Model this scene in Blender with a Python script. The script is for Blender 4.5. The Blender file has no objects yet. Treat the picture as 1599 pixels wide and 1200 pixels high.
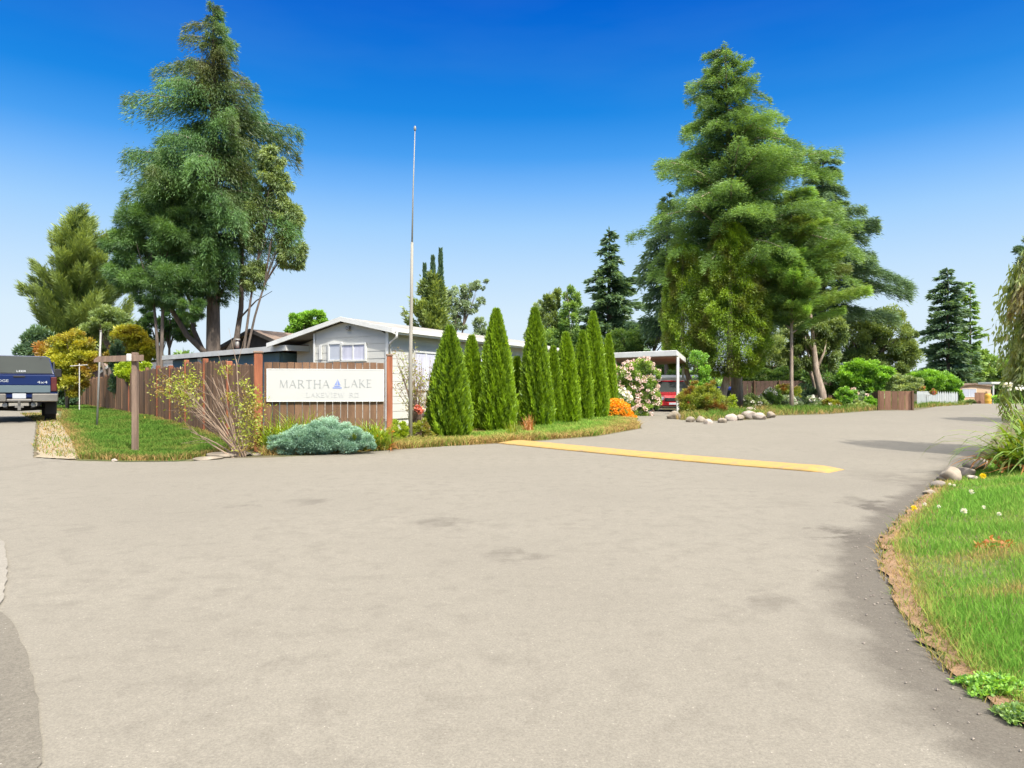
import bpy, math, random
import numpy as np
from mathutils import Vector, Matrix
from mathutils.geometry import delaunay_2d_cdt

sc = bpy.context.scene
COL = sc.collection
PI = math.pi
F = 1100.0          # focal length in pixels of a 1599 px wide picture
CAMZ = 1.2
HZ = 613.0

# ------------------------------------------------------------------ camera
cd = bpy.data.cameras.new('camera')
cam = bpy.data.objects.new('camera', cd)
COL.objects.link(cam)
cam.location = (0, 0, CAMZ)
cam.rotation_euler = (math.radians(90), 0, 0)
cd.sensor_width = 36.0
cd.lens = F / 1599 * 36.0
cd.shift_y = 13.0 / 1599
cd.clip_start = 0.05
cd.clip_end = 6000
sc.camera = cam

# ------------------------------------------------------------------ world and sun
SUN_EL, SUN_AZ = math.radians(47), math.radians(146)     # azimuth clockwise from +Y (view direction)
world = bpy.data.worlds.new("World")
sc.world = world
world.use_nodes = True
wn, wl = world.node_tree.nodes, world.node_tree.links
bg = wn['Background']
sky = wn.new('ShaderNodeTexSky')
sky.sky_type = 'NISHITA'
sky.sun_disc = False
sky.sun_elevation = SUN_EL
sky.sun_rotation = SUN_AZ
sky.altitude = 100
sky.air_density = 1.0
sky.dust_density = 0.6
sky.ozone_density = 2.5
# colour grade of the sky by elevation: deep blue at the frame top, pale blue towards the horizon
tcw = wn.new('ShaderNodeTexCoord'); sepw = wn.new('ShaderNodeSeparateXYZ')
wl.new(tcw.outputs['Generated'], sepw.inputs[0])
ramp = wn.new('ShaderNodeValToRGB')
SKYC = [(0.0, (0.82, 0.91, 0.97)), (0.102, (0.70, 0.86, 0.99)), (0.164, (0.54, 0.76, 1.0)), (0.225, (0.36, 0.64, 1.0)), (0.274, (0.19, 0.49, 0.98)), (0.315, (0.07, 0.36, 0.90)), (0.366, (0.013, 0.25, 0.79)), (0.423, (0.006, 0.185, 0.715)), (0.49, (0.001, 0.125, 0.65))]
SKYG = 3.0
el = ramp.color_ramp.elements
while len(el) > 1: el.remove(el[-1])
el[0].position = SKYC[0][0]; el[0].color = (*SKYC[0][1], 1)
for p_, c_ in SKYC[1:]:
    e_ = el.new(p_); e_.color = (*c_, 1)
wl.new(sepw.outputs['Z'], ramp.inputs[0])
gain = wn.new('ShaderNodeVectorMath'); gain.operation = 'SCALE'; gain.inputs['Scale'].default_value = SKYG
wz = wn.new('ShaderNodeTexNoise'); wz.inputs['Scale'].default_value = 2.2; wz.inputs['Detail'].default_value = 5
wmp = wn.new('ShaderNodeMapping'); wmp.inputs['Scale'].default_value = (1, 1, 4.5); wl.new(tcw.outputs['Generated'], wmp.inputs[0]); wl.new(wmp.outputs[0], wz.inputs['Vector'])
wmr = wn.new('ShaderNodeMapRange')
for i_, v_ in zip(('From Min', 'From Max', 'To Min', 'To Max'), (0.45, 0.8, 0.0, 0.05)): wmr.inputs[i_].default_value = v_
wl.new(wz.outputs[0], wmr.inputs[0])
wmx = wn.new('ShaderNodeMix'); wmx.data_type = 'RGBA'; wmx.inputs['B'].default_value = (0.45, 0.68, 0.95, 1)
wl.new(wmr.outputs[0], wmx.inputs['Factor']); wl.new(ramp.outputs[0], wmx.inputs['A'])
wl.new(wmx.outputs['Result'], gain.inputs[0])
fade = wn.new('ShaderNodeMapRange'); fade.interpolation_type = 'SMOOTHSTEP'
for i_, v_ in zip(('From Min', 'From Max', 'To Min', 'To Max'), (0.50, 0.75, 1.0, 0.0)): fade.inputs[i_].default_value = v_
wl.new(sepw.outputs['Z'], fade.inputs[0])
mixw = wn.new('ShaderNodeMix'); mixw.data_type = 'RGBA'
hsw = wn.new('ShaderNodeHueSaturation'); hsw.inputs['Saturation'].default_value = 0.35; hsw.inputs['Value'].default_value = 3.1  # unseen upper sky whitened, warmed and boosted, added as fill to lift shadows
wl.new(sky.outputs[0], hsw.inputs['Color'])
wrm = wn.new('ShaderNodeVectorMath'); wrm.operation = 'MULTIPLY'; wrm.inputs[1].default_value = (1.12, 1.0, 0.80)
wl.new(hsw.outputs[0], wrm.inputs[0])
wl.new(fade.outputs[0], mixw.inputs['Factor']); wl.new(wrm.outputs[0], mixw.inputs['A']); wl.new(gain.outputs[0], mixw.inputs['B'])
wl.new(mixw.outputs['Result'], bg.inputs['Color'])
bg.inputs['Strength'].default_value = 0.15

sd = bpy.data.lights.new('sun', 'SUN')
sd.energy = 2.5
sd.angle = math.radians(0.9)
sd.color = (1.0, 0.94, 0.84)
sun = bpy.data.objects.new('sun', sd)
COL.objects.link(sun)
sun.location = (30, -10, 60)
to_sun = Vector((math.sin(SUN_AZ) * math.cos(SUN_EL), math.cos(SUN_AZ) * math.cos(SUN_EL), math.sin(SUN_EL)))
sun.rotation_euler = to_sun.to_track_quat('Z', 'Y').to_euler()

sc.view_settings.view_transform = 'Standard'
sc.view_settings.look = 'None'
sc.view_settings.exposure = 1.15
sc.view_settings.gamma = 1.0
sc.view_settings.use_curve_mapping = False
sc.render.engine = 'CYCLES'
sc.cycles.max_bounces = 6
sc.cycles.diffuse_bounces = 3
sc.cycles.glossy_bounces = 3
sc.cycles.transmission_bounces = 4
sc.cycles.transparent_max_bounces = 4
sc.cycles.caustics_reflective = False
sc.cycles.caustics_refractive = False
sc.cycles.use_denoising = True

# ------------------------------------------------------------------ terrain and pixel helpers
def S(t, a, b):
    t = np.clip((np.asarray(t, float) - a) / (b - a), 0, 1)
    return t * t * (3 - 2 * t)

XR_Y = np.array([-8, 0, 2.55, 2.95, 3.6, 4.6, 5.57, 7.2, 9.6, 13.5, 20, 33, 60, 120.])
XR_X = np.array([1.75, 1.78, 1.86, 1.90, 2.08, 2.46, 2.98, 4.15, 6.0, 9.1, 14.0, 23.5, 45, 90.])
def xr(y):
    return np.interp(y, XR_Y, XR_X)

def T(x, y):
    x = np.asarray(x, float); y = np.asarray(y, float)
    z = 0.28 * S(y, 11, 24)
    z = z - 0.81 * S(y, 52, 100) * S(x, 5, 25)
    z = z + 0.13 * S(x - xr(y), 0.05, 1.2) * (1 - S(y, 14, 20)) * S(y, -2, 2.0)
    # shallow swale in the verge on the far left
    z = z - 0.10 * np.exp(-((x + 6.9 + 0.703 * (y - 13.9)) / 0.9) ** 2) * S(y, 12, 14) * (1 - S(y, 22, 30))
    return z

def Tf(x, y):
    return float(T(x, y))

def G(px, py):
    """ground point seen at a pixel of the 1599x1200 photograph"""
    d = (CAMZ) * F / max(py - HZ, 3)
    for _ in range(80):
        X = (px - 799.5) / F * d
        nd = (CAMZ - Tf(X, d)) * F / max(py - HZ, 3)
        d = 0.6 * d + 0.4 * nd
    return ((px - 799.5) / F * d, d)

def XY(px, d):
    return ((px - 799.5) / F * d, d)

def ZP(py, d):
    return CAMZ - (py - HZ) / F * d

# ------------------------------------------------------------------ mesh helpers
def tag(o, label=None, cat=None, group=None, kind=None):
    if label: o['label'] = label
    if cat: o['category'] = cat
    if group: o['group'] = group
    if kind: o['kind'] = kind
    return o

def thing(name, label, cat, loc=(0, 0, 0), rotz=0, group=None):
    o = bpy.data.objects.new(name, None)
    o.empty_display_size = 0.2
    COL.objects.link(o)
    o.location = loc
    o.rotation_euler = (0, 0, rotz)
    return tag(o, label, cat, group)

def mesh_obj(name, V, faces, mat, parent=None, tint=None, smooth=False, loc=None):
    """V (n,3); faces: int array (m,4)/(m,3) or a list of tuples; tint per face"""
    me = bpy.data.meshes.new(name)
    if isinstance(faces, np.ndarray) and len(faces):
        V = np.asarray(V, np.float32)
        k = faces.shape[1]
        me.vertices.add(len(V)); me.vertices.foreach_set('co', V.ravel())
        me.loops.add(faces.size); me.loops.foreach_set('vertex_index', faces.astype(np.int32).ravel())
        me.polygons.add(len(faces))
        me.polygons.foreach_set('loop_start', np.arange(0, faces.size, k, dtype=np.int32))
        me.update(calc_edges=True)
    else:
        me.from_pydata([tuple(map(float, v)) for v in V], [], [tuple(f) for f in faces])
        me.update()
    if tint is not None:
        a = me.attributes.new('tint', 'FLOAT', 'FACE')
        a.data.foreach_set('value', np.asarray(tint, np.float32))
    if mat is not None:
        if isinstance(mat, (list, tuple)):
            for m in mat: me.materials.append(m)
        else:
            me.materials.append(mat)
    if smooth:
        me.polygons.foreach_set('use_smooth', [True] * len(me.polygons))
    o = bpy.data.objects.new(name, me)
    COL.objects.link(o)
    if parent is not None: o.parent = parent
    if loc is not None: o.location = loc
    return o

class MB:
    def __init__(s):
        s.v = []; s.f = []; s.t = []
    def add(s, V, Fc, tint=0.5):
        n = len(s.v)
        s.v += [tuple(map(float, p)) for p in V]
        s.f += [tuple(int(i) + n for i in f) for f in Fc]
        s.t += [tint] * len(Fc)
        return s
    def box(s, x0, y0, z0, x1, y1, z1, tint=0.5, M=None):
        V = [(x, y, z) for z in (z0, z1) for y in (y0, y1) for x in (x0, x1)]
        if M is not None: V = [tuple(M @ Vector(p)) for p in V]
        return s.add(V, [(0, 2, 3, 1), (4, 5, 7, 6), (0, 1, 5, 4), (2, 6, 7, 3), (0, 4, 6, 2), (1, 3, 7, 5)], tint)
    def chbox(s, x0, y0, z0, x1, y1, z1, c=0.02, tint=0.5, M=None):
        """box with chamfered edges"""
        V = []; 
        for sx in (0, 1):
            for sy in (0, 1):
                for sz in (0, 1):
                    X = (x0, x1)[sx]; Y = (y0, y1)[sy]; Z = (z0, z1)[sz]
                    dx = c if sx == 0 else -c; dy = c if sy == 0 else -c; dz = c if sz == 0 else -c
                    V += [(X, Y + dy, Z + dz), (X + dx, Y, Z + dz), (X + dx, Y + dy, Z)]
        idx = lambda sx, sy, sz, k: (sx * 4 + sy * 2 + sz) * 3 + k
        Fc = []
        for q in (0, 1):
            Fc.append((idx(q, 0, 0, 0), idx(q, 1, 0, 0), idx(q, 1, 1, 0), idx(q, 0, 1, 0)))
            Fc.append((idx(0, q, 0, 1), idx(1, q, 0, 1), idx(1, q, 1, 1), idx(0, q, 1, 1)))
            Fc.append((idx(0, 0, q, 2), idx(1, 0, q, 2), idx(1, 1, q, 2), idx(0, 1, q, 2)))
        for a in (0, 1):
            for b in (0, 1):
                Fc.append((idx(a, b, 0, 0), idx(a, b, 1, 0), idx(a, b, 1, 1), idx(a, b, 0, 1)))
                Fc.append((idx(a, 0, b, 0), idx(a, 1, b, 0), idx(a, 1, b, 2), idx(a, 0, b, 2)))
                Fc.append((idx(0, a, b, 1), idx(1, a, b, 1), idx(1, a, b, 2), idx(0, a, b, 2)))
                for e in (0, 1):
                    Fc.append((idx(a, b, e, 0), idx(a, b, e, 1), idx(a, b, e, 2)))
        if M is not None: V = [tuple(M @ Vector(p)) for p in V]
        return s.add(V, Fc, tint)
    def tube(s, pts, radii, n=8, tint=0.5, cap=True):
        pts = [Vector(p) for p in pts]
        V = []; Fc = []
        for i, p in enumerate(pts):
            a = pts[min(i + 1, len(pts) - 1)] - pts[max(i - 1, 0)]
            if a.length < 1e-9: a = Vector((0, 0, 1))
            a.normalize()
            ref = Vector((1, 0, 0)) if abs(a.x) < 0.8 else Vector((0, 1, 0))
            u = a.cross(ref).normalized(); w = a.cross(u)
            for k in range(n):
                th = 2 * PI * k / n
                V.append(p + (u * math.cos(th) + w * math.sin(th)) * radii[i])
        for i in range(len(pts) - 1):
            for k in range(n):
                Fc.append((i * n + k, i * n + (k + 1) % n, (i + 1) * n + (k + 1) % n, (i + 1) * n + k))
        if cap:
            Fc.append(tuple(range(n - 1, -1, -1)))
            Fc.append(tuple((len(pts) - 1) * n + k for k in range(n)))
        return s.add(V, Fc, tint)
    def prism(s, poly, a0, a1, axis='x', tint=0.5, M=None):
        """poly in the plane across axis, extruded from a0 to a1; x: (y,z), y: (x,z), z: (x,y)"""
        def P(p, a):
            return {'x': (a, p[0], p[1]), 'y': (p[0], a, p[1]), 'z': (p[0], p[1], a)}[axis]
        n = len(poly)
        V = [P(p, a0) for p in poly] + [P(p, a1) for p in poly]
        if M is not None: V = [tuple(M @ Vector(p)) for p in V]
        Fc = [tuple(range(n)), tuple(range(2 * n - 1, n - 1, -1))] + [(i, i + n, (i + 1) % n + n, (i + 1) % n) for i in range(n)]
        return s.add(V, Fc, tint)
    def loft(s, rings, tint=0.5, cap=True):
        n = len(rings[0]); V = [p for r in rings for p in r]; Fc = []
        for i in range(len(rings) - 1):
            for k in range(n):
                Fc.append((i * n + k, i * n + (k + 1) % n, (i + 1) * n + (k + 1) % n, (i + 1) * n + k))
        if cap:
            Fc.append(tuple(range(n - 1, -1, -1))); Fc.append(tuple((len(rings) - 1) * n + k for k in range(n)))
        return s.add(V, Fc, tint)
    def build(s, name, mat, parent=None, smooth=False, loc=None, bevel=0):
        o = mesh_obj(name, s.v, s.f, mat, parent, s.t, smooth, loc)
        import bmesh
        bm = bmesh.new(); bm.from_mesh(o.data); bmesh.ops.recalc_face_normals(bm, faces=bm.faces); bm.to_mesh(o.data); bm.free()
        if bevel:
            m = o.modifiers.new('bevel', 'BEVEL'); m.width = bevel; m.segments = 2; m.limit_method = 'ANGLE'
        return o

# ------------------------------------------------------------------ materials
def NT(name):
    m = bpy.data.materials.new(name); m.use_nodes = True
    nt = m.node_tree; nt.nodes.clear()
    return m, nt, nt.nodes, nt.links

def rgb(c): return (c[0], c[1], c[2], 1.0)

def mat_basic(name, c1, c2=None, rough=0.6, scale=3.0, metal=0.0, bump=0.0, bscale=40.0, tinted=False, spec=0.4, stretch=(1, 1, 1), detail=6, lo=0.35, hi=0.65):
    m, nt, n, l = NT(name)
    out = n.new('ShaderNodeOutputMaterial'); p = n.new('ShaderNodeBsdfPrincipled')
    l.new(p.outputs[0], out.inputs[0])
    p.inputs['Roughness'].default_value = rough; p.inputs['Metallic'].default_value = metal
    p.inputs['Specular IOR Level'].default_value = spec
    tc = n.new('ShaderNodeTexCoord'); mp = n.new('ShaderNodeMapping'); mp.inputs['Scale'].default_value = stretch
    l.new(tc.outputs['Object'], mp.inputs[0])
    if c2 is None: c2 = tuple(v * 0.85 for v in c1)
    nz = n.new('ShaderNodeTexNoise'); nz.inputs['Scale'].default_value = scale; nz.inputs['Detail'].default_value = detail
    l.new(mp.outputs[0], nz.inputs['Vector'])
    mr = n.new('ShaderNodeMapRange'); mr.inputs['From Min'].default_value = lo; mr.inputs['From Max'].default_value = hi
    l.new(nz.outputs[0], mr.inputs[0])
    mx = n.new('ShaderNodeMix'); mx.data_type = 'RGBA'
    mx.inputs['A'].default_value = rgb(c1); mx.inputs['B'].default_value = rgb(c2)
    l.new(mr.outputs[0], mx.inputs['Factor'])
    last = mx.outputs['Result']
    if tinted:
        at = n.new('ShaderNodeAttribute'); at.attribute_name = 'tint'
        m2 = n.new('ShaderNodeMapRange'); m2.inputs['To Min'].default_value = 0.62; m2.inputs['To Max'].default_value = 1.38
        l.new(at.outputs['Fac'], m2.inputs[0])
        vm = n.new('ShaderNodeVectorMath'); vm.operation = 'SCALE'
        l.new(last, vm.inputs[0]); l.new(m2.outputs[0], vm.inputs['Scale'])
        last = vm.outputs[0]
    l.new(last, p.inputs['Base Color'])
    if bump:
        nb = n.new('ShaderNodeTexNoise'); nb.inputs['Scale'].default_value = bscale; nb.inputs['Detail'].default_value = 5
        l.new(mp.outputs[0], nb.inputs['Vector'])
        bp = n.new('ShaderNodeBump'); bp.inputs['Strength'].default_value = bump; bp.inputs['Distance'].default_value = 0.02
        l.new(nb.outputs[0], bp.inputs['Height']); l.new(bp.outputs[0], p.inputs['Normal'])
    return m

LEAF_GAIN = 2.2
def mat_leaf(name, c1, c2, c3=None, transl=0.35, nscale=0.6, gloss=0.06):
    """leaf colour runs from c1 to c2 with the tint of each spray; c3 patches by noise"""
    m, nt, n, l = NT(name)
    c1 = [v * LEAF_GAIN for v in c1]; c2 = [v * LEAF_GAIN for v in c2]
    out = n.new('ShaderNodeOutputMaterial')
    at = n.new('ShaderNodeAttribute'); at.attribute_name = 'tint'
    mx = n.new('ShaderNodeMix'); mx.data_type = 'RGBA'
    mx.inputs['A'].default_value = rgb(c1); mx.inputs['B'].default_value = rgb(c2)
    l.new(at.outputs['Fac'], mx.inputs['Factor'])
    last = mx.outputs['Result']
    tc = n.new('ShaderNodeTexCoord')
    nz = n.new('ShaderNodeTexNoise'); nz.inputs['Scale'].default_value = nscale; nz.inputs['Detail'].default_value = 3
    l.new(tc.outputs['Object'], nz.inputs['Vector'])
    if c3 is not None:
        mr = n.new('ShaderNodeMapRange'); mr.inputs['From Min'].default_value = 0.47; mr.inputs['From Max'].default_value = 0.64
        l.new(nz.outputs[0], mr.inputs[0])
        m3 = n.new('ShaderNodeMix'); m3.data_type = 'RGBA'
        l.new(mr.outputs[0], m3.inputs['Factor']); l.new(last, m3.inputs['A']); m3.inputs['B'].default_value = rgb(c3)
        last = m3.outputs['Result']
    d = n.new('ShaderNodeBsdfDiffuse'); t = n.new('ShaderNodeBsdfTranslucent'); g = n.new('ShaderNodeBsdfGlossy')
    g.inputs['Roughness'].default_value = 0.5; g.inputs['Color'].default_value = (0.8, 0.85, 0.8, 1)
    l.new(last, d.inputs[0])
    vt = n.new('ShaderNodeVectorMath'); vt.operation = 'MULTIPLY'; vt.inputs[1].default_value = (1.5, 1.35, 0.6)
    l.new(last, vt.inputs[0]); l.new(vt.outputs[0], t.inputs[0])
    a = n.new('ShaderNodeMixShader'); a.inputs[0].default_value = transl
    l.new(d.outputs[0], a.inputs[1]); l.new(t.outputs[0], a.inputs[2])
    b = n.new('ShaderNodeMixShader'); b.inputs[0].default_value = gloss
    l.new(a.outputs[0], b.inputs[1]); l.new(g.outputs[0], b.inputs[2])
    l.new(b.outputs[0], out.inputs[0])
    return m

# ------------------------------------------------------------------ vegetation generators
def unit(a):
    return a / np.maximum(np.linalg.norm(a, axis=-1, keepdims=True), 1e-9)

def leaf_quads(P, D, L, W, rs, flat=0.0):
    """pointed leaves: base P, direction D, length L, width W -> V (4n,3)"""
    n = len(P)
    R = rs.normal(size=(n, 3)); R[:, 2] += flat
    Sd = unit(np.cross(D, R))
    L = np.asarray(L).reshape(-1, 1) * np.ones((n, 1)); W = np.asarray(W).reshape(-1, 1) * np.ones((n, 1))
    V = np.empty((n, 4, 3))
    V[:, 0] = P
    V[:, 1] = P + D * L * 0.45 + Sd * W * 0.5
    V[:, 2] = P + D * L
    V[:, 3] = P + D * L * 0.45 - Sd * W * 0.5
    return V.reshape(-1, 3)

def quads_idx(n):
    return np.arange(4 * n).reshape(n, 4)

def prof_r(prof, z):
    zs = [p[0] for p in prof]
    return np.interp(z, zs, [p[1] for p in prof]), np.interp(z, zs, [p[2] for p in prof])

def conifer(name, label, px, d, ytop, prof_px, mats, seed=1, nlimb=120, nleaf=30000, leaf=(0.34, 0.10), rise=0.15, droop=0.45,
            hang=0.25, cat='conifer tree', group=None, trunk_r=0.3, bend=0.0, ybase=None, extra_trunks=(), longs=0.1, up=0.0, lean=0.0, flat=0.55):
    """prof_px: list of (y, x_left, x_right) of the crown outline in photo pixels"""
    rs = np.random.RandomState(seed)
    X, Y = XY(px, d)
    zb = Tf(X, Y)
    t = thing(name, label, cat, (X, Y, zb), 0, group)
    k = d / F
    prof = sorted([(ZP(y, d) - zb, (px - xl) * k, (xr_ - px) * k) for y, xl, xr_ in prof_px])
    H = ZP(ytop, d) - zb
    z0 = prof[0][0]
    u = (np.arange(nlimb) + rs.rand(nlimb)) / nlimb
    hz = z0 + (H - z0) * (1 - (1 - u) ** 1.0)
    az = np.arange(nlimb) * 2.39996 + rs.normal(0, 0.5, nlimb)
    rl, rr = prof_r(prof, np.clip(hz, z0, prof[-1][0]))
    w = (np.cos(az) + 1) / 2
    Lm = rl * (1 - w) + rr * w
    Lm = Lm * rs.uniform(0.42, 1.14, nlimb)
    lg = rs.rand(nlimb) < longs
    Lm = np.where(lg, Lm * 1.2, Lm)
    Lm = np.maximum(Lm, 0.25)
    droopk = droop * rs.uniform(0.5, 1.5, nlimb); risek = rise * rs.uniform(0.2, 1.8, nlimb)
    # limb attachment lowered/raised so that the tip comes out at the outline height
    base = hz - (risek - droopk) * Lm * 0.6
    base = np.clip(base, z0 * 0.6, H * 0.99)
    dirs = np.stack([np.cos(az), np.sin(az), np.zeros(nlimb)], 1)
    side = np.stack([-np.sin(az), np.cos(az), np.zeros(nlimb)], 1)
    wt = Lm ** 1.5 + 0.2
    li = rs.choice(nlimb, nleaf, p=wt / wt.sum())
    uu = rs.rand(nleaf) ** 0.62 * 0.95 + 0.05
    nsub = 9
    sub = rs.randint(0, nsub, nleaf)
    us = (sub + 0.6) / nsub                      # twig root along the limb
    uu = np.clip(us + rs.normal(0, 0.03, nleaf), 0.08, 1.0)
    sgn = np.where(rs.rand(nleaf) < 0.5, -1, 1)
    q = rs.rand(nleaf)                           # along the twig
    Ll = Lm[li]
    tl = 0.30 * Ll * (1.05 - uu) + 0.035 * Ll
    lat = sgn * q * tl
    fwd = q * tl * 0.7
    s_ = uu * Ll + fwd * 0.6
    frac = s_ / Ll
    bz = base[li] + risek[li] * s_ - droopk[li] * Ll * frac ** 2 * 0.9
    bz = bz - hang * q * rs.rand(nleaf) * np.minimum(Ll, 2.5) * 0.6 + up * q
    jit = rs.normal(0, 0.035 * (1 + leaf[0]), (nleaf, 3))
    P = dirs[li] * s_[:, None] + side[li] * lat[:, None] + jit
    P[:, 2] += bz + rs.normal(0, 0.03, nleaf) * np.minimum(Ll, 4)
    P[:, 0] += lean * P[:, 2]
    D = dirs[li] * rs.uniform(0.6, 1.1, (nleaf, 1)) + side[li] * (sgn * rs.uniform(0.0, 0.8, nleaf))[:, None] + rs.normal(0, 0.22, (nleaf, 3))
    D[:, 2] += -hang * rs.uniform(0.0, 1.6, nleaf) + up
    D = unit(D)
    Ls = leaf[0] * rs.uniform(0.6, 1.4, nleaf)
    V = leaf_quads(P, D, Ls, leaf[1] * rs.uniform(0.7, 1.3, nleaf), rs, flat)
    lt = rs.rand(nlimb)
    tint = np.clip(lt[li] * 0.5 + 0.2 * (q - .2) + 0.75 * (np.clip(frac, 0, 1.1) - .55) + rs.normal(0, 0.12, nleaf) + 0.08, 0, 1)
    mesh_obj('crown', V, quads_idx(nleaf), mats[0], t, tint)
    mb = MB()
    n = 9
    pts = []; rad = []
    for i in range(n):
        f = i / (n - 1)
        pts.append((bend * math.sin(f * 3) + lean * H * f, bend * 0.5 * math.sin(f * 5), H * 0.985 * f - (0.3 if i == 0 else 0)))
        rad.append(trunk_r * (1.25 if i == 0 else 1) * (1 - f) ** 0.8 + 0.02)
    mb.tube(pts, rad, 10)
    for i in range(nlimb):
        if rs.rand() < 0.75 and Lm[i] > 0.6:
            pp = []
            for j in range(5):
                f = j / 4.0 * 0.85
                s__ = f * Lm[i]
                p = dirs[i] * s__
                z = base[i] + risek[i] * s__ - droopk[i] * Lm[i] * f * f * 0.9
                pp.append((p[0] + lean * z, p[1], z))
            r0 = 0.018 * Lm[i] + 0.015
            mb.tube(pp, [r0, r0 * .8, r0 * .6, r0 * .4, r0 * .2], 5, cap=False)
    for et in extra_trunks:
        mb.tube(et[0], et[1], 8)
    mb.build('trunk', mats[1], t, smooth=True)
    return t

def blob_tree(name, label, px, d, blobs, mats, seed=1, nleaf=12000, leaf=(0.16, 0.09), cat='tree', group=None, trunk_r=0.12, ybase=None,
              clump=0.28, kclump=26, stems=1, upness=0.2, limbs_to=2, blossoms=None, crown_name='crown', trunk_name='trunk', hollow=0.55, base_xy=None, xyz=None):
    """blobs: list of (px, py, rx_px, ry_px[, depth offset in m])"""
    rs = np.random.RandomState(seed)
    X, Y = XY(px, d) if base_xy is None else base_xy
    nleaf = int(nleaf * 2.2); leaf = (leaf[0] * .68, leaf[1] * .68)
    zb = Tf(X, Y)
    t = thing(name, label, cat, (X, Y, zb), 0, group)
    k = d / F
    tot = sum(b[2] * b[3] for b in blobs)
    VV = []; TT = []; cents = []
    bl_pts = []
    for b in blobs:
        dy = b[4] if len(b) > 4 else 0.0
        c = np.array([(b[0] - 799.5) * k - X, dy, ZP(b[1], d) - zb])
        R = np.array([b[2] * k, min(b[2], b[3] * 1.3) * k, b[3] * k])
        cents.append((c, R))
        n = max(60, int(nleaf * b[2] * b[3] / tot))
        nc = max(6, int(kclump * max(0.3, b[2] * b[3] / tot * len(blobs))))
        cd_ = unit(rs.normal(size=(nc, 3)))
        cr = hollow + (1 - hollow) * rs.rand(nc, 1) ** 0.5
        cc = c + cd_ * cr * R * 0.86
        cs = clump * rs.uniform(0.6, 1.3, nc)
        ct = rs.rand(nc)
        ci = rs.randint(0, nc, n)
        g = unit(rs.normal(size=(n, 3))) * (rs.rand(n, 1) ** 0.45)
        P = cc[ci] + g * cs[ci][:, None] * R * np.array([1, 1, 0.8])
        P[:, 2] = np.maximum(P[:, 2], 0.02)
        D = unit(g * 0.8 + (P - c) / R * 0.5 + rs.normal(0, 0.4, (n, 3)) + np.array([0, 0, upness]))
        VV.append(leaf_quads(P, D, leaf[0] * rs.uniform(0.6, 1.4, n), leaf[1] * rs.uniform(0.7, 1.3, n), rs, 0.6))
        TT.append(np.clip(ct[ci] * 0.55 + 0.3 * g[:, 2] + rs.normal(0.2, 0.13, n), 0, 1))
        if blossoms:
            nb = max(1, int(blossoms['n'] * b[2] * b[3] / tot))
            dd = unit(rs.normal(size=(nb, 3)) + np.array([0, -0.7, 0.5]))
            bl_pts.append(c + dd * R * 1.02)
    V = np.concatenate(VV); TT = np.concatenate(TT)
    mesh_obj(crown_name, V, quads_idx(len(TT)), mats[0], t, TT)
    if trunk_r > 0:
        mb = MB()
        for s_ in range(stems):
            for c, R in (cents[:limbs_to] if stems == 1 else [cents[s_ % len(cents)]]):
                ox = 0 if stems == 1 else rs.normal(0, trunk_r * 3)
                pts = []
                nseg = 6
                for i in range(nseg + 1):
                    f = i / nseg
                    wob = trunk_r * 0.8 * math.sin(f * 5 + s_ + c[0])
                    pts.append((ox * (1 - f) + c[0] * f ** 1.6 + wob * f, c[1] * f ** 1.6, c[2] * f - (0.1 if i == 0 else 0)))
                mb.tube(pts, [trunk_r * (1 - 0.75 * i / nseg) for i in range(nseg + 1)], 7)
                for j in range(7):
                    dd = unit(rs.normal(size=3)); e = c + dd * R * 0.75
                    a = np.array(pts[4]); m = (a + e) / 2 + rs.normal(0, 0.06, 3) * R
                    mb.tube([a, m, e], [trunk_r * .35, trunk_r * .22, trunk_r * .08], 5, cap=False)
        mb.build(trunk_name, mats[1], t, smooth=True)
    if blossoms:
        BP = np.concatenate(bl_pts)
        blossom_mesh('blossoms', BP, blossoms['r'], blossoms['mat'], t, rs, blossoms.get('per', 26))
    return t

def blossom_mesh(name, BP, r, mat, parent, rs, per=26):
    n = len(BP)
    BP = BP.copy(); BP[:, 2] = np.maximum(BP[:, 2], r)
    rr = r * rs.uniform(0.7, 1.25, n)
    idx = np.repeat(np.arange(n), per)
    g = unit(rs.normal(size=(n * per, 3)))
    P = BP[idx] + g * (rr[idx] * 0.55)[:, None] * np.array([1, 1, 0.85])
    D = unit(g + rs.normal(0, 0.5, g.shape))
    V = leaf_quads(P, D, rr[idx] * 0.6, rr[idx] * 0.7, rs, 0.0)
    return mesh_obj(name, V, quads_idx(len(P)), mat, parent, np.clip(rs.rand(n)[idx] * 0.6 + rs.rand(n * per) * 0.4, 0, 1))

def strips(P, Wd, Sd):
    """P (n,k,3) centre lines, Wd (n,k) widths, Sd (n,3) side vectors -> V, faces"""
    n, k, _ = P.shape
    A = P - Sd[:, None, :] * Wd[:, :, None] * 0.5
    B = P + Sd[:, None, :] * Wd[:, :, None] * 0.5
    V = np.stack([A, B], 2).reshape(n * k * 2, 3)
    base = (np.arange(n) * k * 2)[:, None, None]
    j = (np.arange(k - 1) * 2)[None, :, None]
    f = base + j + np.array([0, 1, 3, 2])[None, None, :]
    return V, f.reshape(-1, 4)

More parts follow.
